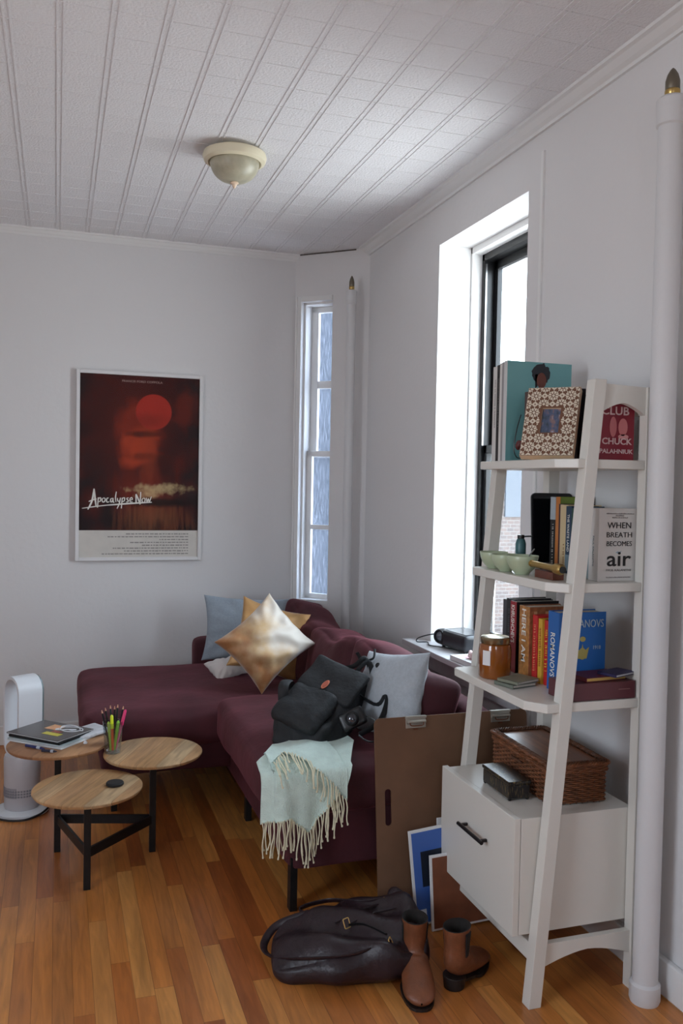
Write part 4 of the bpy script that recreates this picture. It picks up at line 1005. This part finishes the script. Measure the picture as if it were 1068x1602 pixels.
book('tall white-spined book at the far left end of the top shelf', 1.415, 2.642, z1_, .032, .322, .228, colm(206, 202, 198), '~', colm(150, 140, 136), .012, None, group=gA)
book('tall black-spined book third from the teal book on the top shelf', 1.412, 2.616, z1_, .025, .324, .23, colm(34, 32, 34), '~', colm(120, 116, 112), .010, None, group=gA)
book('tall white book with a thin spine right of the black one on the top shelf', 1.408, 2.594, z1_, .021, .328, .24, colm(212, 208, 204), group=gA)
book('tall off-white book with a dark line, touching the teal book', 1.405, 2.577, z1_, .016, .328, .24, colm(196, 192, 190), group=gA, band=(0, 1, colm(150, 146, 146)))
tl = book('tall teal book with a portrait photograph on its cover', 1.402, 2.555, z1_, .021, .330, .242, colm(116, 170, 172), group=gA, spine=colm(200, 200, 200))
# generic portrait head on the teal cover: hair, face, neck (no likeness)
def flatpoly(name, pts, m, parent, y=-.0012, ox=0, oz=0):
    g = G().loft([[(ox+p[0], y, oz+p[1]) for p in pts], [(ox+p[0], y+.0008, oz+p[1]) for p in pts]]); return build(name, g, m, parent)
def ell(cx, cz, rx, rz, n=24, wob=0, seed=0): return [(cx+rx*math.cos(2*PI*i/n)*(1+wob*noise.noise(Vector((i*.9, seed, 0)))), cz+rz*math.sin(2*PI*i/n)*(1+wob*noise.noise(Vector((i*.9, seed+5, 0))))) for i in range(n)]
flatpoly('portrait_hair', ell(.125, .292, .034, .034, 30, .25, 1), colm(38, 40, 48), tl, -.0010)
flatpoly('portrait_hair', [(.103, .29), (.113, .29), (.112, .25), (.104, .243)], colm(34, 32, 38), tl, -.0010)
flatpoly('portrait_face', ell(.127, .270, .018, .026), colm(110, 62, 52), tl, -.0014)
flatpoly('portrait_neck', [(.114, .20), (.138, .20), (.136, .258), (.118, .258)], colm(104, 50, 42), tl, -.0012)
book('short dark brown book standing in front of the teal book', 1.437, 2.462, z1_, .036, .222, .15, colm(84, 62, 58), '~', colm(176, 84, 60), .011, .16, group=gA)
book('short book with an orange stripe partly behind the photo frame', 1.442, 2.44, z1_, .021, .215, .15, colm(58, 46, 50), group=gA, spine=colm(196, 130, 60))
book('dark green-black book behind the photo frame on the top shelf', 1.53, 2.398, z1_, .030, .218, .14, colm(36, 40, 40), group=gA)
book('black book with pale flecks right of the photo frame', 1.545, 2.356, z1_, .030, .226, .14, colm(44, 40, 46, .4, noise_amt=.5, noise_scale=60), group=gA)
book('dark red paperback with a white corner beside the near top leg', 1.56, 2.31, z1_, .030, .228, .13, colm(112, 34, 44), '~', colm(214, 196, 196), .014, group=gA, band=(.9, 1, WHITEPAPER))
book('maroon paperback tucked behind the near top leg', 1.57, 2.27, z1_, .028, .215, .11, colm(90, 28, 40), group=gA)
ck = book('red paperback facing outwards at the near end of the top shelf', 1.512, 2.198, z1_, .030, .176, .122, colm(140, 34, 52), group=gA, rz=.0)
ck.rotation_euler = (0, .0, 0)
PKW = colm(226, 196, 196)
text('cover_title', 'CLUB', ck, (.006, -.0012, .134), X_, Z_, .034, PKW, fit=.095, bold=.0006)
text('cover_author', 'CHUCK', ck, (.010, -.0012, .047), X_, Z_, .026, PKW, fit=.104, bold=.0006)
text('cover_author', 'PALAHNIUK', ck, (.002, -.0012, .020), X_, Z_, .018, PKW, fit=.116, bold=.0004)
flatpoly('cover_shape', ell(.048, .098, .012, .030), colm(206, 120, 124), ck); flatpoly('cover_shape', ell(.082, .098, .016, .026), colm(214, 130, 132), ck); flatpoly('cover_shape', ell(.084, .070, .018, .007), colm(226, 160, 160), ck)
# wooden bookend wedge behind the frame
solo('bookend', G().loft([[(1.515, 2.235, z1_), (1.60, 2.235, z1_), (1.515, 2.235, z1_+.07)], [(1.515, 2.262, z1_), (1.60, 2.262, z1_), (1.515, 2.262, z1_+.07)]]), mat('bookend_wood', srgb(140, 100, 72), .5, noise_amt=.15), 'triangular brown wooden wedge between photo frame and near leg', 'bookend', (1.55, 2.25, z1_))

# photo frame with inlaid lattice
pf = thing('photo_frame', 'bone inlay photo frame with flower lattice leaning on the top shelf', 'photo frame', (1.350, 2.362, z1_), math.radians(-44))
FWd, FHt, FT = .160, .236, .026
MF = Matrix.Rotation(PI/2-math.radians(25), 4, 'X')     # x right, y up the face, z towards viewer
wood = mat('frame_side_wood', srgb(234, 204, 168), .5); ddk = mat('inlay_brown', srgb(112, 74, 52), .5)
ow, oh, ox_, oy_ = .056, .085, (FWd-.056)/2, .078
g = G().box(0, FWd, 0, oy_, 0, FT, MF).box(0, FWd, oy_+oh, FHt, 0, FT, MF).box(0, ox_, oy_, oy_+oh, 0, FT, MF).box(ox_+ow, FWd, oy_, oy_+oh, 0, FT, MF)
build('frame_body', g, wood, pf)
g = G(); e2 = .0005
for (a, b_, c_, d_) in ((0, FWd, 0, oy_), (0, FWd, oy_+oh, FHt), (0, ox_, oy_, oy_+oh), (ox_+ow, FWd, oy_, oy_+oh)): g.box(a, b_, c_, d_, FT, FT+e2, MF)
build('inlay_ground', g, ddk, pf)
g = G(); nx, ny = 6, 8
def petal(cx, cy, r0, r1, a, w_):
    d = Vector((math.cos(a), math.sin(a))); p = Vector((-d.y, d.x)); c0 = Vector((cx, cy)); L_ = r1-r0
    pts = [c0+d*r0, c0+d*(r0+L_*.3)+p*w_*.8, c0+d*(r0+L_*.7)+p*w_, c0+d*r1, c0+d*(r0+L_*.7)-p*w_, c0+d*(r0+L_*.3)-p*w_*.8]
    for q_ in pts:
        q_.x = min(FWd-.0008, max(.0008, q_.x)); q_.y = min(FHt-.0008, max(.0008, q_.y))
        if ox_-.001 < q_.x < ox_+ow+.001 and oy_-.001 < q_.y < oy_+oh+.001: return
    g.loft([[tuple(MF @ Vector((q_.x, q_.y, FT+e2))) for q_ in pts], [tuple(MF @ Vector((q_.x, q_.y, FT+e2+.0006))) for q_ in pts]])
for i in range(nx+1):
    for j in range(ny+1):
        cx = i*FWd/nx; cy = j*FHt/ny
        if (i+j) % 2 == 0:
            for k_ in range(8): petal(cx, cy, .0058, .0170, k_*PI/4+PI/8, .0034)
            for k_ in range(8): petal(cx, cy, .0125, .0190, k_*PI/4, .0019)
            petal(cx, cy, -.0045, .0045, 0, .0045)
        else:
            for k_ in range(4): petal(cx, cy, .0015, .0100, k_*PI/2, .0030)
            for k_ in range(4): petal(cx, cy, .0030, .0085, k_*PI/2+PI/4, .0022)
build('bone_inlay', g, mat('bone', srgb(222, 210, 190), .4), pf)
PH = mat('snapshot', srgb(96, 104, 116), .3, noise_amt=.0)
t = PH.node_tree; b = t.nodes['Principled BSDF']; tcn = t.nodes.new('ShaderNodeTexCoord'); mp = t.nodes.new('ShaderNodeMapping'); mp.inputs['Scale'].default_value = (1, 1, .4); t.links.new(tcn.outputs['Object'], mp.inputs[0])
n_ = t.nodes.new('ShaderNodeTexNoise'); n_.inputs['Scale'].default_value = 70; n_.inputs['Detail'].default_value = 5; t.links.new(mp.outputs[0], n_.inputs[0]); r_ = t.nodes.new('ShaderNodeValToRGB'); t.links.new(n_.outputs['Color'], r_.inputs[0])
el = r_.color_ramp.elements; el[0].position = .3; el[0].color = srgb(44, 56, 50); el[1].position = .72; el[1].color = srgb(176, 190, 214); q = el.new(.5); q.color = srgb(80, 92, 120); q = el.new(.6); q.color = srgb(140, 110, 104); t.links.new(r_.outputs[0], b.inputs['Base Color'])
build('photograph', G().box(ox_-.004, ox_+ow+.004, oy_-.004, oy_+oh+.004, FT-.008, FT-.006, MF), PH, pf)
build('easel_back', G().box(.055, .105, .002, .006, -.002, .0, Matrix.Translation((0, .10, .0))).hexa([(.055, .10, 0), (.105, .10, 0), (.105, .104, 0), (.055, .104, 0)], [tuple(MF @ Vector(p)) for p in ((.065, .13, -.002), (.095, .13, -.002), (.095, .13, -.006), (.065, .13, -.006))]), ddk, pf)
solo('thin_cord', G().tube(smoothpath([(1.428, 2.505, 1.735), (1.412, 2.50, 1.69), (1.402, 2.50, 1.63), (1.41, 2.50, 1.60), (1.43, 2.50, 1.594), (1.45, 2.43, 1.594)], 8), .0018, 6), BLACK, 'thin black cord looping beside the short brown book', 'cord', (1.41, 2.50, 1.60), smooth=True)
solo('red_trinket', G().soft(.010, .010, .013, .008, 6, Matrix.Translation((1.416, 2.485, 1.635)), fn=crump), colm(90, 36, 38), 'small dark red trinket hanging on the cord by the brown book', 'trinket', (1.416, 2.485, 1.63), smooth='all')

# ---- middle shelf
z2_ = 1.2255; gB = 'books on the middle shelf'
book('black book with a white label and white spine lettering on the middle shelf', 1.600, 2.556, z2_, .034, .246, .12, colm(24, 24, 26), '~', WH, .014, .13, group=gB, band=(.68, .99, colm(176, 184, 190)), tz=.62)
book('orange-spined book with a green cover on the middle shelf', 1.598, 2.528, z2_, .026, .245, .125, colm(128, 148, 66), None, group=gB, spine=colm(196, 120, 56))
book('dark red and brown patterned book beside the green one', 1.592, 2.497, z2_, .029, .222, .12, colm(58, 30, 36), None, group=gB, spine=colm(70, 36, 44, .5, noise_amt=.6, noise_scale=50))
book('cream-spined novel on the middle shelf', 1.578, 2.448, z2_, .046, .220, .125, colm(214, 190, 148), '~', colm(150, 96, 60), .013, .07, group=gB, tz=.42)
book('thin pale grey paperback between the cream and the navy book', 1.572, 2.436, z2_, .011, .214, .125, colm(176, 180, 176), group=gB)
book('navy blue novel with white spine title on the middle shelf', 1.562, 2.402, z2_, .033, .217, .12, colm(36, 62, 86), 'THE WASTE LAND', WH, .016, .12, group=gB, band=(.04, .28, colm(120, 140, 150)), tz=.88)
book('dark green book just left of the near leg on the middle shelf', 1.558, 2.374, z2_, .024, .212, .12, colm(34, 70, 54), group=gB)
book('plain brown paperback behind the near leg on the middle shelf', 1.556, 2.335, z2_, .034, .206, .12, colm(110, 80, 60), group=gB)
book('black paperback behind the near leg on the middle shelf', 1.55, 2.296, z2_, .034, .21, .12, colm(40, 36, 38), group=gB)
book('pale blue-grey paperback left of the white memoir', 1.54, 2.258, z2_, .032, .215, .125, colm(150, 170, 176), '~', WH, .014, group=gB)
br_ = book('white book with large black cover words facing outwards', 1.524, 2.200, z2_, .048, .217, .132, colm(220, 216, 212), 'PAUL KALANITHI', colm(120, 130, 134), .010, .09, group=gB, tz=.62)
for (s_, zz, sz, ft) in (('WHEN', .158, .026, .082), ('BREATH', .131, .022, .088), ('BECOMES', .105, .021, .088)):
    text('cover_title', s_, br_, (.070, -.0012, zz), X_, Z_, sz, INK, 'CENTER', fit=ft)
text('cover_title', 'air', br_, (.070, -.0012, .046), X_, Z_, .064, INK, 'CENTER', fit=.084, bold=.0006)
text('cover_author', 'PAUL KALANITHI', br_, (.070, -.0012, .030), X_, Z_, .009, colm(110, 104, 104), 'CENTER', fit=.086)
g = G(); random.seed(5)
for zz, xa, xb in ((.200, .024, .118), (.194, .056, .084), (.188, .044, .096), (.010, .028, .112)):
    xx = xa
    while xx < xb:
        ww = random.uniform(.001, .003); g.box(xx, xx+ww, -.0012, -.0006, zz, zz+random.uniform(.002, .0035)); xx += ww+.0012
build('cover_small_print', g, colm(140, 132, 132), br_)
def bird(): return [(.058, .085), (.066, .089), (.072, .087), (.080, .091), (.074, .084), (.066, .083)]
flatpoly('cover_feather', bird(), colm(150, 170, 184), br_)
# tablet
tab = thing('tablet', 'black tablet standing upright behind the books on the middle shelf', 'tablet', (1.652, 2.655, z2_))
MT = Matrix.Translation((-.084, .0, .0)) @ Matrix.Rotation(PI/2-.07, 4, 'X')
build('shell', G().prism(rrect(.165, .256, .016, 6, .0825, .128), .008, MT), BLACK, tab, bevel=.001)
build('screen', G().box(.008, .157, .012, .244, .0081, .0086, MT), mat('screen_black', srgb(16, 17, 20), .1), tab)
# bowls
for i, (bx, by, lab) in enumerate(((1.405, 2.622, 'sage green bowl at the far end of the middle shelf'), (1.395, 2.520, 'middle one of three sage green bowls on the shelf'), (1.400, 2.425, 'nearest of the three sage green bowls on the shelf'))):
    pr = [(.001, .0), (.020, 0), (.021, .003), (.024, .006), (.036, .018), (.044, .036), (.0475, .054), (.0465, .0555), (.0455, .054), (.041, .036), (.032, .018), (.018, .010), (.001, .009)]
    s_ = 1.0 if i < 2 else 1.08
    o = solo('bowl', G().lathe([(r*s_, z*s_) for r, z in pr], 40, cap=False), SAGE, lab, 'bowl', (bx, by, z2_), local=True, group='green bowls on the middle shelf', smooth='all')
solo('spoon', G().tube([(1.415, 2.435, 1.262), (1.44, 2.45, 1.284), (1.463, 2.462, 1.30)], [.006, .0045, .006], 8, flat=.4), mat('pewter', srgb(170, 176, 178), .3, .6), 'pale metal spoon handle resting in the nearest green bowl', 'spoon', (1.42, 2.44, 1.25), smooth=True)
bo = thing('bottle', 'small teal bottle standing behind the green bowls by the window', 'bottle', (1.525, 2.655, z2_))
build('bottle_body', G().lathe([(.001, 0), (.016, 0), (.018, .004), (.018, .08), (.014, .094), (.010, .098), (.010, .108), (.001, .108)], 24, cap=False), mat('teal_plastic', srgb(64, 106, 110), .35), bo, smooth=True)
build('nozzle', G().lathe([(.012, .098), (.012, .110), (.001, .112)], 16).tube([(0, 0, .104), (.02, -.01, .106), (.032, -.02, .107)], .003, 6), BLACK, bo, smooth=True)
# brass kaleidoscope on wooden stand
ks = thing('kaleidoscope', 'brass kaleidoscope tube on a small red-brown wooden block', 'kaleidoscope', (1.415, 2.29, z2_), world=True)
build('stand', G().box(1.398, 1.438, 2.245, 2.345, z2_, z2_+.024), mat('mahogany', srgb(96, 48, 32), .35, noise_amt=.2), ks, bevel=.002)
A, B = Vector((1.398, 2.365, z2_+.040)), Vector((1.402, 2.195, z2_+.036))
d = (B-A).normalized()
build('tube', G().tube([A, A+d*.006, A+d*.006, A+d*.13], [.011, .011, .0095, .0095], 24), BRASS, ks, smooth=True)
build('turning_head', G().tube([A+d*.13, A+d*.133, A+d*.16, A+d*.163, A+d*.168], [.010, .0155, .0165, .015, .012], 24), BRASS, ks, smooth=True)
build('eyepiece_glass', G().tube([A+d*.168, A+d*.170], .0105, 20), BLACK, ks)
solo('desk_gadget', G().lathe([(.001, 0), (.022, 0), (.026, .012), (.022, .028), (.010, .036), (.001, .037)], 28, cap=False), BLACK, 'small black domed gadget behind the kaleidoscope', 'gadget', (1.49, 2.42, z2_), local=True, smooth=True)

# ---- lower shelf
z3_ = .8805; gC = 'books on the lower shelf'
book('grey-black hardback furthest left on the lower shelf', 1.476, 2.646, z3_, .030, .232, .145, colm(66, 64, 70), None, group=gC, band=(.42, .46, colm(120, 120, 126)))
book('black hardback second from left on the lower shelf', 1.470, 2.604, z3_, .038, .240, .15, colm(26, 26, 30), '~', colm(90, 90, 96), .014, group=gC)
book('dark red hardback with a white spine title on the lower shelf', 1.458, 2.553, z3_, .040, .238, .16, colm(22, 20, 22), "KHRUSHCHEV'S", WH, .030, .125, group=gC, spine=colm(150, 34, 44), tz=.95)
book('black book between the dark red and the orange hardback', 1.474, 2.512, z3_, .038, .226, .15, colm(24, 22, 26), '~', colm(170, 160, 150), .018, .10, group=gC)
hr = book('orange-brown patterned hardback with white vertical title', 1.442, 2.442, z3_, .062, .236, .15, colm(150, 92, 58, .5, noise_amt=.35, noise_scale=70), 'HERE I AM', WH, .034, .17, group=gC, spine=colm(176, 120, 64, .5, noise_amt=.35, noise_scale=70), tz=.97)
text('cover_title', 'HE', hr, (.010, -.0012, .180), X_, Z_, .060, colm(206, 150, 110), fit=.10, bold=.001)
book('bright red paperback right of the orange-brown hardback', 1.452, 2.410, z3_, .027, .214, .13, colm(196, 44, 44), '~', colm(236, 150, 110), .018, .15, group=gC)
book('yellow paperback with red lettering on the lower shelf', 1.455, 2.386, z3_, .021, .206, .125, colm(214, 170, 60), '~', colm(170, 40, 40), .015, .12, group=gC)
book('red and yellow paperback on the lower shelf', 1.462, 2.358, z3_, .025, .205, .125, colm(190, 40, 42), '~', colm(236, 206, 80), .018, .13, group=gC)
book('thin pink-white paperback beside the thick blue book', 1.458, 2.340, z3_, .014, .21, .125, colm(220, 190, 190), group=gC)
# flat box, then blue book on top of it?  the blue hardback stands on the shelf behind the box
rm = book('thick bright blue hardback with gold crest on the cover', 1.446, 2.276, z3_, .060, .242, .165, colm(34, 98, 170), 'ROMANOVS', WH, .034, .135, group=gC, rz=.0, tz=.74)
text('cover_title', 'ROMANOVS', rm, (.012, -.0012, .196), X_, Z_, .034, colm(170, 186, 196), fit=.142)
text('cover_dates', '1613', rm, (.028, -.0012, .128), X_, Z_, .016, colm(170, 186, 196), fit=.026); text('cover_dates', '1918', rm, (.118, -.0012, .128), X_, Z_, .016, colm(170, 186, 196), fit=.026)
CREST = colm(176, 160, 90, .4)
flatpoly('cover_crest', ell(.083, .115, .013, .018), CREST, rm); flatpoly('cover_crest', [(.060, .135), (.078, .122), (.083, .145), (.088, .122), (.106, .135), (.098, .100), (.068, .100)], CREST, rm, -.0010); flatpoly('cover_crest', ell(.083, .160, .010, .008), CREST, rm)
bx = solo('keepsake_box', G().box(1.408, 1.640, 2.163, 2.268, z3_, z3_+.052), mat('plum_box', srgb(92, 46, 52), .4), 'flat plum-brown box at the near end of the lower shelf', 'box', (1.55, 2.21, z3_), bevel=.003)
o = flatbook('book', 'dark red book with gold page edges lying on the plum-brown box', 'book', (1.545, 2.222, z3_+.0525), .15, .09, .013, .10, colm(92, 24, 36), 'books lying on the box', mat('gilt_pages', srgb(206, 170, 96), .4, .5))
o = flatbook('notebook', 'dark blue notebook with white pages at the right end of the box', 'notebook', (1.598, 2.198, z3_+.066), .10, .066, .009, .35, colm(44, 36, 78), None, WHITEPAPER)
build('box_label', G().box(.03, .07, -.0482, -.0474, .028, .0305), colm(130, 90, 90), bx, off=(0, 0, 0))
# amber jar
jr = thing('candle_jar', 'amber glass candle jar with a metal lid and white label', 'jar', (1.363, 2.52, z3_))
build('jar_body', G().lathe([(.001, 0), (.047, 0), (.052, .006), (.053, .09), (.050, .108), (.045, .112), (.001, .112)], 40, cap=False), mat('amber_glass', srgb(142, 78, 24), .12, coat=.6, noise_amt=.15, noise_scale=10), jr, smooth=True)
build('lid', G().lathe([(.0465, .112), (.0475, .114), (.0475, .130), (.044, .133), (.040, .131), (.001, .131)], 40), mat('lid_metal', srgb(150, 138, 112), .25, .9, noise_amt=.3, noise_scale=40), jr, smooth=True)
g = G(); rings = []
for i in range(7):
    a = math.radians(196+i*5); rings.append([(.0536*math.cos(a), .0536*math.sin(a), z) for z in (.045, .092)]+[(.0528*math.cos(a), .0528*math.sin(a), z) for z in (.092, .045)])
g.loft(rings); build('label', g, WHITEPAPER, jr)
# two grey notebooks, the top one askew
flatbook('notebook', 'grey-green notebook lying flat in front of the amber jar', 'notebook', (1.372, 2.40, z3_+.0005), .10, .085, .011, .25, colm(110, 116, 104), 'grey notebooks on the lower shelf', PAPER)
flatbook('notebook', 'olive grey notebook on top of the other one by the jar', 'notebook', (1.380, 2.395, z3_+.0125), .105, .082, .010, .36, colm(126, 128, 110), 'grey notebooks on the lower shelf', PAPER, tilt=0)

# ---- on the cabinet: wicker basket and small box
WK0 = Vector((1.524, 2.452, .541)); hx, hy = .098, .195
bk_ = thing('wicker_basket', 'brown wicker picnic basket with a braided lid on the cabinet', 'basket', tuple(WK0), math.radians(-2))
def rr_pt(s_, ex, ey, r=.02):
    """perimeter point of a rounded rectangle, s_ in 0..1"""
    a, b = ex-r, ey-r; P = [('l', (a, -ey), (-a, -ey)), ]
    per = [2*a, PI*r/2, 2*b, PI*r/2]*2; tot = sum(per); d = (s_ % 1)*tot
    segs = [((-a, -ey), (1, 0)), (a, -b, -PI/2), ((ex, -b), (0, 1)), (a, b, 0), ((a, ey), (-1, 0)), (-a, b, PI/2), ((-ex, b), (0, -1)), (-a, -b, PI)]
    for i, L_ in enumerate(per):
        if d <= L_ or i == 7:
            q = segs[i]
            if i % 2 == 0: return Vector((q[0][0]+q[1][0]*d, q[0][1]+q[1][1]*d, 0)), Vector((q[1][1], -q[1][0], 0))
            an = q[2]+d/r; return Vector((q[0]+r*math.cos(an), q[1]+r*math.sin(an), 0)), Vector((math.cos(an), math.sin(an), 0))
        d -= L_
NST = 56; g = G(); hgt = .098; rows = 15
for k_ in range(rows):
    z = .005+k_*(hgt-.006)/(rows-1); pts = []
    for i in range(NST*4):
        s_ = i/(NST*4); p, nn = rr_pt(s_, hx, hy); a = s_*NST*PI+(k_ % 2)*PI
        pts.append(p+nn*(.0028*math.sin(a))+Vector((0, 0, z)))
    g.tube(pts, .0031, 5, closed=True)
build('woven_sides', g, WICKER, bk_, smooth=True)
g = G()
for i in range(NST):
    p, nn = rr_pt((i+.5)/NST, hx, hy); g.tube([p+Vector((0, 0, 0)), p+Vector((0, 0, hgt))], .0022, 5)
build('stakes', g, WICKERD, bk_)
build('inner_shell', G().box(-hx+.006, hx-.006, -hy+.006, hy-.006, .002, hgt-.002), WICKERD, bk_)
def braid(name, ex, ey, z, r, amp, turns, m, parent):
    g = G()
    for ph in (0, 2*PI/3, 4*PI/3):
        pts = []
        for i in range(turns*6):
            s_ = i/(turns*6); p, nn = rr_pt(s_, ex, ey, .015); a = s_*turns*2*PI+ph; pts.append(p+nn*(amp*math.cos(a))+Vector((0, 0, z+amp*.7*math.sin(a))))
        g.tube(pts, r, 5, closed=True)
    return build(name, g, m, parent, smooth=True)
braid('rim', hx+.002, hy+.002, hgt+.001, .0034, .004, 44, WICKER, bk_)
lid = build('lid', G().box(-hx+.012, hx-.012, -hy+.012, hy-.012, hgt+.012, hgt+.020), plank_mat('splint_wood', .022, 1.0, [srgb(132, 82, 52), srgb(146, 94, 60), srgb(122, 74, 48)], .35, gap=.05, grain=.3), bk_)
g = G()
for k_ in range(4):
    pts = []
    for i in range(NST*4):
        s_ = i/(NST*4); p, nn = rr_pt(s_, hx+.004, hy+.004, .016); a = s_*NST*PI+(k_ % 2)*PI; pts.append(p+nn*(.0022*math.sin(a))+Vector((0, 0, hgt+.006+k_*.0045)))
    g.tube(pts, .0026, 5, closed=True)
build('lid_weave', g, WICKER, lid, smooth=True)
braid('lid_braid', hx-.004, hy-.004, hgt+.025, .0036, .0055, 40, WICKERD, lid)
braid('lid_braid', hx+.006, hy+.006, hgt+.022, .0034, .004, 44, WICKER, lid)
build('latch', G().tube(smoothpath([(-hx-.006, -.03, hgt-.02), (-hx-.016, -.02, hgt-.012), (-hx-.016, .02, hgt-.012), (-hx-.006, .03, hgt-.02)], 5), .003, 6), WICKERD, bk_, smooth=True)
tr = thing('trinket_box', 'small black lacquer box with gold scratches on the cabinet front', 'box', (1.356, 2.415, .541), math.radians(-1))
LQ = mat('black_gold_lacquer', srgb(40, 36, 34), .3, .2)
t = LQ.node_tree; b = t.nodes['Principled BSDF']; n_ = t.nodes.new('ShaderNodeTexNoise'); n_.inputs['Scale'].default_value = 40; n_.inputs['Detail'].default_value = 6; n_.inputs['Distortion'].default_value = 2
mp = t.nodes.new('ShaderNodeMapping'); mp.inputs['Scale'].default_value = (3, 3, .6); tcn = t.nodes.new('ShaderNodeTexCoord'); t.links.new(tcn.outputs['Object'], mp.inputs[0]); t.links.new(mp.outputs[0], n_.inputs[0])
r_ = t.nodes.new('ShaderNodeValToRGB'); r_.color_ramp.elements[0].position = .55; r_.color_ramp.elements[0].color = srgb(34, 30, 30); r_.color_ramp.elements[1].position = .68; r_.color_ramp.elements[1].color = srgb(140, 116, 70); t.links.new(n_.outputs['Fac'], r_.inputs[0]); t.links.new(r_.outputs[0], b.inputs['Base Color'])
build('box_body', G().box(-.036, .036, -.088, .088, .006, .048), LQ, tr, bevel=.003)
build('box_lid', G().box(-.039, .039, -.091, .091, .049, .060), LQ, tr, bevel=.003)
for sx in (-1, 1):
    for sy in (-1, 1): build('foot', G().lathe([(.004, 0), (.006, .004), (.006, .007)], 10, Matrix.Translation((sx*.03, sy*.082, 0))), BLACK, tr)

# ================================================================== ON THE WINDOW SILL
prj = thing('projector', 'small black projector with a round lens on the window sill', 'projector', (1.80, 3.63, .742), math.radians(8))
build('body', G().soft(.075, .115, .038, .016, 10, Matrix.Translation((0, 0, .048))), mat('projector_black', srgb(36, 36, 40), .3), prj, smooth='all', sub=1)
build('top_panel', G().box(-.06, .06, -.10, .06, .0855, .0875), mat('projector_top', srgb(70, 72, 76), .2), prj, bevel=.001)
MLn = Matrix.Translation((-.02, .112, .05)) @ Matrix.Rotation(-PI/2, 4, 'X')
MLn = Matrix.Translation((-.05, .095, .052)) @ Matrix.Rotation(-PI/2, 4, 'Y') @ Matrix.Rotation(.3, 4, 'X')
ln = build('lens_barrel', G().lathe([(.036, 0), (.036, .025), (.032, .034), (.026, .034), (.024, .026), (.001, .024)], 32, MLn, cap=False), BLACK, prj, smooth=True)
build('lens', G().lathe([(.023, .0265), (.014, .031), (.001, .033)], 24, MLn, cap=False), mat('proj_lens', srgb(90, 96, 104), .05, coat=1), ln, smooth=True)
for sx in (-.05, .05):
    for sy in (-.09, .09): build('foot', G().lathe([(.008, 0), (.008, .012)], 10, Matrix.Translation((sx, sy, 0))), BLACK, prj)
solo('projector_cable', G().tube(smoothpath([(1.735, 3.68, .80), (1.70, 3.74, .80), (1.65, 3.80, .775), (1.655, 3.84, .748), (1.70, 3.82, .747), (1.68, 3.74, .747), (1.72, 3.66, .75), (1.77, 3.60, .748)], 8), .003, 6), BLACK, 'black cables curling from the projector over the sill edge', 'cable', (1.70, 3.74, .745), smooth=True)
mg = flatbook('paperback', 'white paperback with pink pattern lying on the near sill', 'book', (1.705, 3.33, .7425), .12, .22, .020, .05, WHITEPAPER, None, WHITEPAPER)
build('cover_picture', G().box(-.03, .05, -.10, .07, .0201, .0206), colm(206, 160, 166, .4, noise_amt=.35, noise_scale=40), mg)
solo('paper_tissue', G().soft(.035, .05, .014, .01, 12, Matrix.Translation((1.715, 3.30, .7775)), fn=lambda P, x, y, z: P+Vector((noise.noise(P*50), noise.noise(P*50+X_), noise.noise(P*50+Y_)))*.014), colm(226, 196, 194, .8), 'crumpled pink tissue lying on the white paperback', 'tissue', (1.715, 3.30, .77), smooth='all')
solo('loose_strap', G().tube(smoothpath([(1.69, 2.88, .73), (1.688, 2.90, .68), (1.69, 2.91, .62), (1.685, 2.93, .58)], 6), .007, 8, flat=.4), BLACK, 'black strap hanging on the wall under the sill behind the shelf', 'strap', (1.69, 2.90, .65), smooth=True)

for o in bpy.data.objects:
    if '_w' in o: del o['_w']
